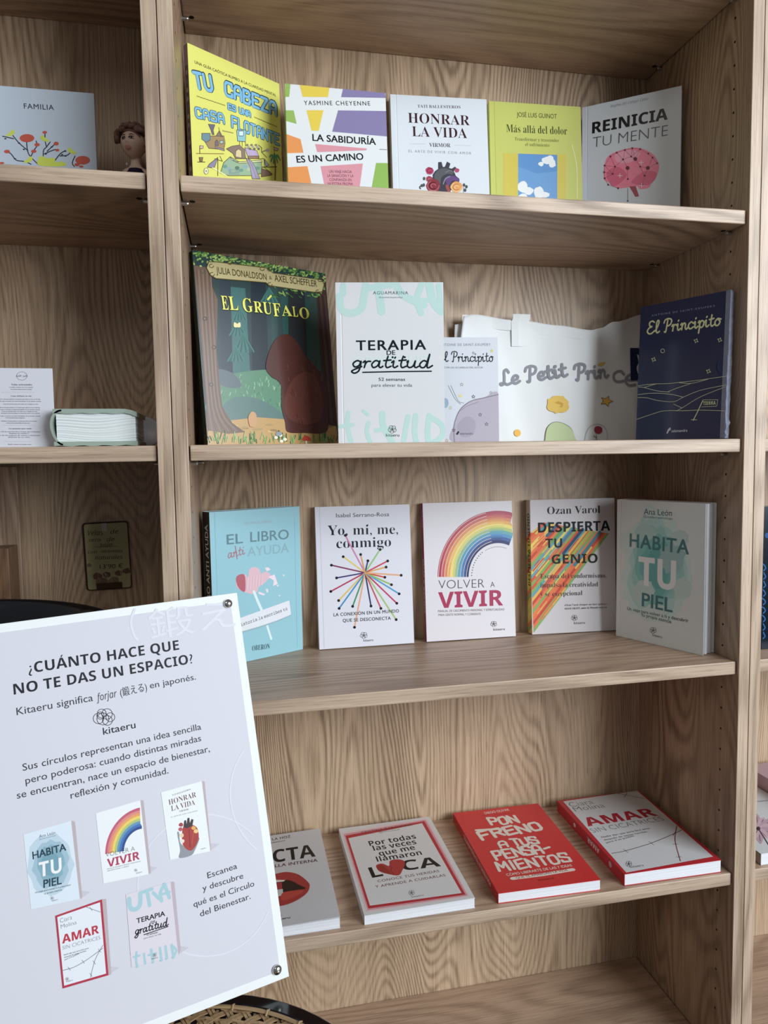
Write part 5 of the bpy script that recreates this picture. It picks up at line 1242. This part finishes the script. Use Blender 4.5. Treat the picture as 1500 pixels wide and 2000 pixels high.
# ------------------------------------------------------------------ chair with cane seat, black bentwood
def chair():
    cx, cy, sz = -.022, -.339, .463          # seat centre, rim top
    root = empty('cane_seat_chair', Vector((cx, cy, 0)), 'black bentwood chair with woven cane seat holding up the printed board', 'chair')
    black = plain('16181c', 1.0, .16, coat=.8); R0, R1 = .207, .184
    cane = plain('a88a62', 1.0, .55)
    ring = MB(); n = 64; prof = [(R1, -.002), (R1 + .004, .0), (R0 - .006, 0), (R0, -.006), (R0, -.024), (R0 - .005, -.030), (R1 + .004, -.030), (R1, -.026)]
    for i in range(n):
        a = 2 * PI * i / n
        for r, z in prof: ring.v.append((r * math.cos(a), r * math.sin(a), sz + z))
    m = len(prof)
    for i in range(n):
        for j in range(m): ring.f.append((i * m + j, ((i + 1) % n) * m + j, ((i + 1) % n) * m + (j + 1) % m, i * m + (j + 1) % m)); ring.mi.append(0)
    ring.build('seat_ring', black, root, smooth=False, bevel=.001)
    bd = MB().tube([((R1 - .001) * math.cos(2 * PI * i / 96), (R1 - .001) * math.sin(2 * PI * i / 96), sz - .0002) for i in range(96)], .0024, 6, True, ry=.0018)
    for i in range(30):
        a = 2 * PI * i / 30; c_ = Vector(((R1 - .001) * math.cos(a), (R1 - .001) * math.sin(a), sz)); q_ = Vector((math.cos(a), math.sin(a), 0)) * .0042; bd.tube([c_ - q_ - Vector((0, 0, .001)), c_ + Vector((0, 0, .0022)), c_ + q_ - Vector((0, 0, .0006))], .0011, 5)
    bd.build('cane_binding', cane, root)
    # woven cane: two strands each way and two diagonals, passing over and under
    wb = MB(); sp = .0135; Rr = R1 - .001; rot = .45
    def strand(th, off, wd, zb, ph):
        d = Vector((math.cos(th), math.sin(th), 0)); s = Vector((-d.y, d.x, 0))
        if abs(off) >= Rr: return
        L_ = math.sqrt(Rr * Rr - off * off); k = max(3, int(2 * L_ / (sp * .5)))
        b0 = len(wb.v)
        for i in range(k + 1):
            t = -L_ + 2 * L_ * i / k; c = s * off + d * t
            z = sz - .0045 + zb + .0009 * math.cos(t / sp * PI * 1.0 + ph)
            for q in (-1, 1): wb.v.append((c.x + s.x * q * wd / 2, c.y + s.y * q * wd / 2, z)); 
            if i: a = b0 + 2 * i; wb.f.append((a - 2, a, a + 1, a - 1)); wb.mi.append(0)
    m_ = int(Rr / sp) + 1
    for i in range(-m_, m_ + 1):
        for q in (-1, 1):
            strand(rot, i * sp + q * .0018, .0028, .0012, i * PI); strand(rot + PI / 2, i * sp + q * .0018, .0028, .0010, i * PI + PI)
        for dth in (PI / 4, -PI / 4): strand(rot + dth, (i + .5) * sp * 1.0, .0027, .0004 if dth > 0 else .0018, i * PI)
    o = wb.build('cane_webbing', cane, root); o['kind'] = 'stuff'
    md = o.modifiers.new('strand_thickness', 'SOLIDIFY'); md.thickness = .0009
    # backrest: wide bent band
    hx, hy, hr, zt = -.24 - cx, -.182 - cy, .187, .878
    pts = []
    for i in range(41):
        a = math.radians(38 + 140 * i / 40); e = abs(i - 20) / 20
        pts.append((hx + hr * math.cos(a), hy + hr * math.sin(a), zt - .030 - .006 * e ** 2))
    bk = MB().tube(pts, [.011 if 1 < i < 39 else .007 for i in range(41)], 20, ry=.030)
    bk.build('backrest', black, root, smooth=True)
    e0, e1 = Vector(pts[1]), Vector(pts[-2])
    ra = lambda a, r=R0 - .015: Vector((r * math.cos(a), r * math.sin(a), sz - .02))
    for e, a in ((e0, math.radians(96)), (e1, math.radians(168))):
        b = ra(a); mid = (e + b) / 2 + Vector((0, 0, 0)) + (b - Vector((0, 0, b.z))).normalized() * .012
        MB().tube([tuple(e + Vector((0, 0, -.005))), tuple(e.lerp(mid, .5)), tuple(mid), tuple(mid.lerp(b, .5)), tuple(b)], .011, 12).build('back_post', black, root, smooth=True)
    for a in (40, 130, 220, 310):
        q = math.radians(a); t_ = ra(q, R0 - .028)
        MB().tube([(t_.x, t_.y, sz - .018), (t_.x * 1.06, t_.y * 1.06, .30), (t_.x * 1.18, t_.y * 1.18, .10), (t_.x * 1.26, t_.y * 1.26, .0)], [.0155, .0145, .0125, .011], 14).build('leg', black, root, smooth=True)
    MB().tube([(.165 * math.cos(2 * PI * i / 48), .165 * math.sin(2 * PI * i / 48), .27) for i in range(48)], .0085, 10, True).build('stretcher_ring', black, root, smooth=True)
chair()
# ------------------------------------------------------------------ printed board leaning on the chair
def board():
    TL, TR, BR, BL = [Vector(p) for p in ((-.235, -.118, .869), (.051, -.040, .878), (.094, -.151, .475), (-.192, -.228, .466))]
    u = (TR - TL).normalized(); v = (TL - BL); v = (v - u * v.dot(u)).normalized(); nn = u.cross(v)      # towards the viewer
    M = Matrix((u, -nn, v)).transposed().to_4x4(); M.translation = BL
    w, h = .297, .42
    root = empty('printed_board', M, 'large white printed board headed Cuánto hace que, leaning on the black chair', 'sign')
    b = MB().box(0, 0, 0, w, .0032, h).build('backing_board', plain('e4ecf2', 1.1, .5), root, bevel=.0005)
    MB().box(.009, -.0004, .009, w - .009, 0, h - .009).build('printed_sheet', plain('cdced8', 1.12, .55), root)
    for x, z in ((.0125, .0115), (w - .0125, .0115), (.0125, h - .0115), (w - .0125, h - .0115)):
        Ms = Matrix.Translation((x, -.0004, z)) @ Matrix.Rotation(PI / 2, 4, 'X')
        s = MB().lathe([(.0052, 0), (.0052, .0016), (.0047, .0028), (.0034, .0038), (.0014, .0044), (.0003, .0045)], 22, 0, Ms).build('screw_cap', plain('dadada', 1, .12, 1.), root, smooth=True)
    quad = [[-112.5, 1233.5], [461.6, 1157.6], [564.2, 1908.8], [-49.8, 2148.1]]
    A = Art(quad, (0, 1150, 2.5), w, h, 1.15, .55, step=2.5e-6, lift=lambda u, v: -.0005)
    B_ = lambda l: [(x, y + 875) for x, y in l]            # second crop starts 350 px lower
    pale = 'd4d5df'
    # faint circles and large characters in the ground
    for c, r_ in (((1000, 1450), 330), ((1450, 1000), 330)):
        p = [(c[0] + r_ * math.cos(t * .1309), c[1] + r_ * 1.05 * math.sin(t * .1309)) for t in range(49)]
        p = [q for q in p if q[0] < 1105 + (q[1] - 60) * .132 and q[1] < 2000]
        seg = []
        for q in p + [None]:
            if q and (not seg or math.dist(q, seg[-1]) < 120): seg.append(q)
            else:
                if len(seg) > 2: A.line(seg, 7, pale)
                seg = [q] if q else []
    A.text('鍛え', 730, 240, 1148, 176, 110, pale); A.line([(655, 100), (636, 160), (650, 225), (668, 250)], 12, pale, True)
    K = '20222a'; G = '3c3e46'
    A.text('¿CUÁNTO HACE QUE', 138, 414, 872, 298, 50, K, 'b', off=-.004); A.text('NO TE DAS UN ESPACIO?', 66, 518, 940, 364, 50, K, 'b', off=-.004)
    A.text('Kitaeru significa', 80, 618, 452, 548, 36, G); A.text('forjar', 470, 550, 570, 528, 36, G, 'i'); A.text('(鍛える)', 586, 526, 716, 496, 34, G); A.text('en japonés.', 730, 488, 954, 444, 30, G)
    for x, y, r_ in ((478, 634, 26), (494, 610, 22), (520, 612, 26), (536, 628, 22), (500, 636, 30), (522, 644, 24), (488, 620, 18)): A.line([(x + r_ * math.cos(t * .524), y + r_ * math.sin(t * .524)) for t in range(13)], 2.6, K)
    A.text('kitaeru', 502, 714, 660, 680, 34, K, off=.004)
    for t, x0, y0, x1, y1 in (('Sus círculos representan una idea sencilla', 110, 890, 980, 688), ('pero poderosa: cuando distintas miradas', 124, 954, 980, 744), ('se encuentran, nace un espacio de bienestar,', 82, 1026, 1022, 796), ('reflexión y comunidad.', 344, 1026, 820, 902)): A.text(t, x0, y0, x1, y1, 33, G)
    for t, x0, y0, x1, y1 in (('Escanea', 1012, 541, 1156, 492), ('y descubre', 988, 604, 1186, 540), ('qué es el Círculo', 944, 682, 1240, 578), ('del Bienestar.', 976, 728, 1222, 640)): A.text(t, x0, y0 + 875, x1, y1 + 875, 29, G)
    def mini(q, side, col, shade='b4a8ac'):
        A.poly(B_(side), shade); A.poly(B_(q), col)
    def shadow(p): A.poly(B_(p), 'c0bdc8')
    for p in ([(388, 640), (440, 605), (395, 600)], [(722, 520), (765, 488), (730, 480)], [(1022, 408), (1070, 372), (1026, 370)], [(527, 1012), (580, 975), (540, 970)], [(866, 915), (920, 878), (878, 870)]): shadow(p)
    mini([(113, 325), (345, 258), (388, 640), (150, 690)], [(345, 258), (364, 262), (400, 634), (388, 640)], 'd0dce6')
    for i, c in enumerate(('b4cad6', '96b6c6', '7ca6b6', '6c9aac')):
        r = random.Random(i); k = 1 - i * .2
        A.poly(B_([(245 + 110 * k * (1 + r.uniform(-.1, .1)) * math.cos(t * .262), 470 + 150 * k * (1 + r.uniform(-.1, .1)) * math.sin(t * .262)) for t in range(24)]), c)
    T_ = lambda t, x0, y0, x1, y1, c, col, kind='r', off=0.: A.text(t, x0, y0 + 875, x1, y1 + 875, c, col, kind, off)
    T_('Ana León', 190, 342, 268, 322, 15, '44505c'); T_('@analeonpsicologa', 190, 352, 270, 331, 5, '44505c'); T_('HABITA', 158, 446, 322, 402, 36, '24404e', 'r', .03); T_('TU', 190, 534, 300, 508, 72, 'e4ecf0', 'b'); T_('PIEL', 210, 586, 300, 566, 38, '24404e', 'r', .03)
    T_('Un viaje para volver a ti y descubrir', 170, 612, 344, 574, 7, '2c3840', 'b'); T_('tu propia esencia', 214, 618, 300, 598, 7, '2c3840', 'b'); A.logo(252, 636 + 875, 9); T_('kitaeru', 252, 652, 280, 645, 7, K)
    mini([(465, 222), (682, 158), (723, 520), (503, 565)], [(682, 158), (698, 160), (735, 514), (723, 520)], 'dfe4ee')
    cols = ['c05470', 'd88078', 'e09a50', 'e4c850', 'a8bc68', '5890b8', '3c70b0', '2c4c90']
    for i, c in enumerate(cols):
        def arc(f):
            o = []
            for k in range(25):
                t = PI - k / 24 * PI * .56
                x = 700 - 14 + (175 - 92 * f) * math.cos(t); y = 395 - (200 - 105 * f) * math.sin(t) - (x - 600) * .16 * (1 if f < 2 else 0) + 12
                if x <= 690 - 0: o.append((x, y))
            return o
        A.poly(B_(arc(i / 8) + arc((i + 1) / 8)[::-1]), c)
    T_('VOLVER A', 514, 436, 656, 404, 22, '44444c', 'r', -.014); T_('VIVIR', 522, 486, 680, 446, 40, 'b03458', 'b', .008); T_('MANUAL DE CRECIMIENTO PERSONAL Y ESPIRITUALIDAD', 520, 497, 684, 458, 5, K); T_('PARA GENTE NORMAL Y CORRIENTE', 522, 506, 628, 482, 5, K); A.logo(660, 500 + 875, 8); T_('kitaeru', 662, 518, 690, 511, 7, K)
    mini([(783, 120), (982, 65), (1024, 408), (828, 450)], [(982, 65), (996, 68), (1028, 402), (1024, 408)], 'dfe6ee')
    T_('TATI BALLESTEROS', 838, 138, 928, 108, 7, '5a4448', 's'); T_('HONRAR', 822, 182, 956, 142, 26, '6a4448', 's', -.006); T_('LA VIDA', 834, 212, 950, 180, 26, '6a4448', 's', -.006); T_('VIRMOR', 872, 218, 918, 206, 8, '5a4448', 's'); T_('EL ARTE DE VIVIR CON AMOR', 832, 244, 962, 212, 5, K)
    A.poly(B_([(862, 320), (872, 318), (880, 370), (930, 390), (962, 345), (970, 350), (950, 400), (930, 428), (872, 440), (876, 400)]), '8c9098', True)
    A.poly(B_([(888, 300), (905, 282), (940, 280), (962, 300), (966, 350), (940, 398), (915, 402), (888, 370)]), 'a83a34', True); A.line(B_([(920, 300), (925, 390)]), 3, '7a2420'); A.line(B_([(945, 300), (935, 370)]), 2, 'c46458')
    A.poly(B_([(892, 290), (896, 258), (906, 256), (908, 276), (912, 246), (922, 244), (924, 270), (932, 250), (942, 254), (936, 284), (910, 296)]), '4a3c44')
    for x, y, c in ((880, 278, 'a83c44'), (884, 330, 'e0c8a0'), (942, 294, 'e0a850'), (888, 358, 'e4d0c8'), (878, 300, 'b8545c'), (954, 310, 'e8c070')): A.ell(x, y + 875, 11, 10, c, 9, 0, .1)
    T_('kitaeru', 978, 400, 1002, 394, 6, K)
    mini([(268, 722), (496, 642), (528, 1012), (304, 1077)], [(496, 642), (516, 640), (541, 1008), (528, 1012)], 'b02840')
    A.poly(B_([(278, 728), (486, 656), (516, 1004), (312, 1063)]), 'd8dfe8')
    T_('Ciara', 292, 757, 350, 738, 22, '54545c', 'r', -.012); T_('Molina', 296, 785, 372, 762, 20, '54545c', 'r', -.012); T_('AMAR', 302, 858, 482, 806, 42, 'b8283c', 'b', .012); T_('SIN CICATRICES', 304, 888, 488, 836, 18, '5c5c64', 'r', -.014)
    for i, t in enumerate(('Nadie dijo que sería fácil amar', 'después de tantas heridas,', 'pero sí es posible.')): T_(t, 310 + i * 2, 916 + i * 12, (432, 420, 386)[i], 882 + i * 13, 6, K, 'b')
    A.line(B_([(306, 988), (360, 972), (420, 938), (500, 880)]), 2.5, '54545c', True); A.line(B_([(500, 866), (470, 920), (455, 960), (440, 1022)]), 2.5, '54545c', True); A.line(B_([(420, 680), (488, 704)]), 2, '54545c')
    for x, y in ((336, 980), (404, 946), (484, 892), (458, 950), (442, 1010), (442, 688)): A.line(B_([(x - 6, y - 8), (x + 6, y + 8)]), 2, '54545c')
    A.logo(326, 1030 + 875, 9); T_('kitaeru', 322, 1046, 354, 1038, 7, K)
    mini([(612, 618), (830, 558), (868, 915), (640, 975)], [(830, 558), (848, 556), (880, 890), (868, 915)], 'd2ccd6', 'b8aab4')
    tg = '9cc4cc'
    for p, w_ in (([(628, 640), (632, 680), (655, 692), (680, 670), (682, 615)], 22), ([(715, 600), (722, 640), (728, 672)], 18), ([(680, 612), (740, 592)], 16), ([(745, 610), (775, 640)], 16), ([(800, 570), (780, 610), (786, 650)], 18), ([(800, 570), (824, 634)], 18), ([(776, 622), (826, 606)], 12), ([(664, 900), (662, 940), (668, 970)], 12), ([(650, 924), (680, 916)], 10), ([(700, 908), (706, 955)], 12), ([(735, 888), (745, 948)], 14), ([(722, 915), (760, 905)], 10), ([(778, 880), (786, 940)], 13), ([(805, 872), (812, 930)], 14), ([(835, 866), (845, 925)], 14), ([(838, 870), (858, 890), (850, 915)], 12)): A.line(B_(p), w_, tg, True)
    T_('TERAPIA', 664, 760, 804, 722, 24, '14181e', 'r', .026); T_('DE', 734, 760, 756, 754, 11, '14181e', 'b'); A.hand('gratitud', 656, 815 + 875, 818, 770 + 875, 40, '14181e', 5, shear=.18); A.line(B_([(700, 815), (818, 775)]), 4, '14181e')
    T_('52 semanas', 714, 820, 768, 806, 8, K, 'b'); T_('para elevar tu vida', 700, 836, 784, 814, 7, K); A.logo(752, 915 + 875, 9); T_('kitaeru', 738, 936, 768, 928, 7, K)
    A.build(b)
board()
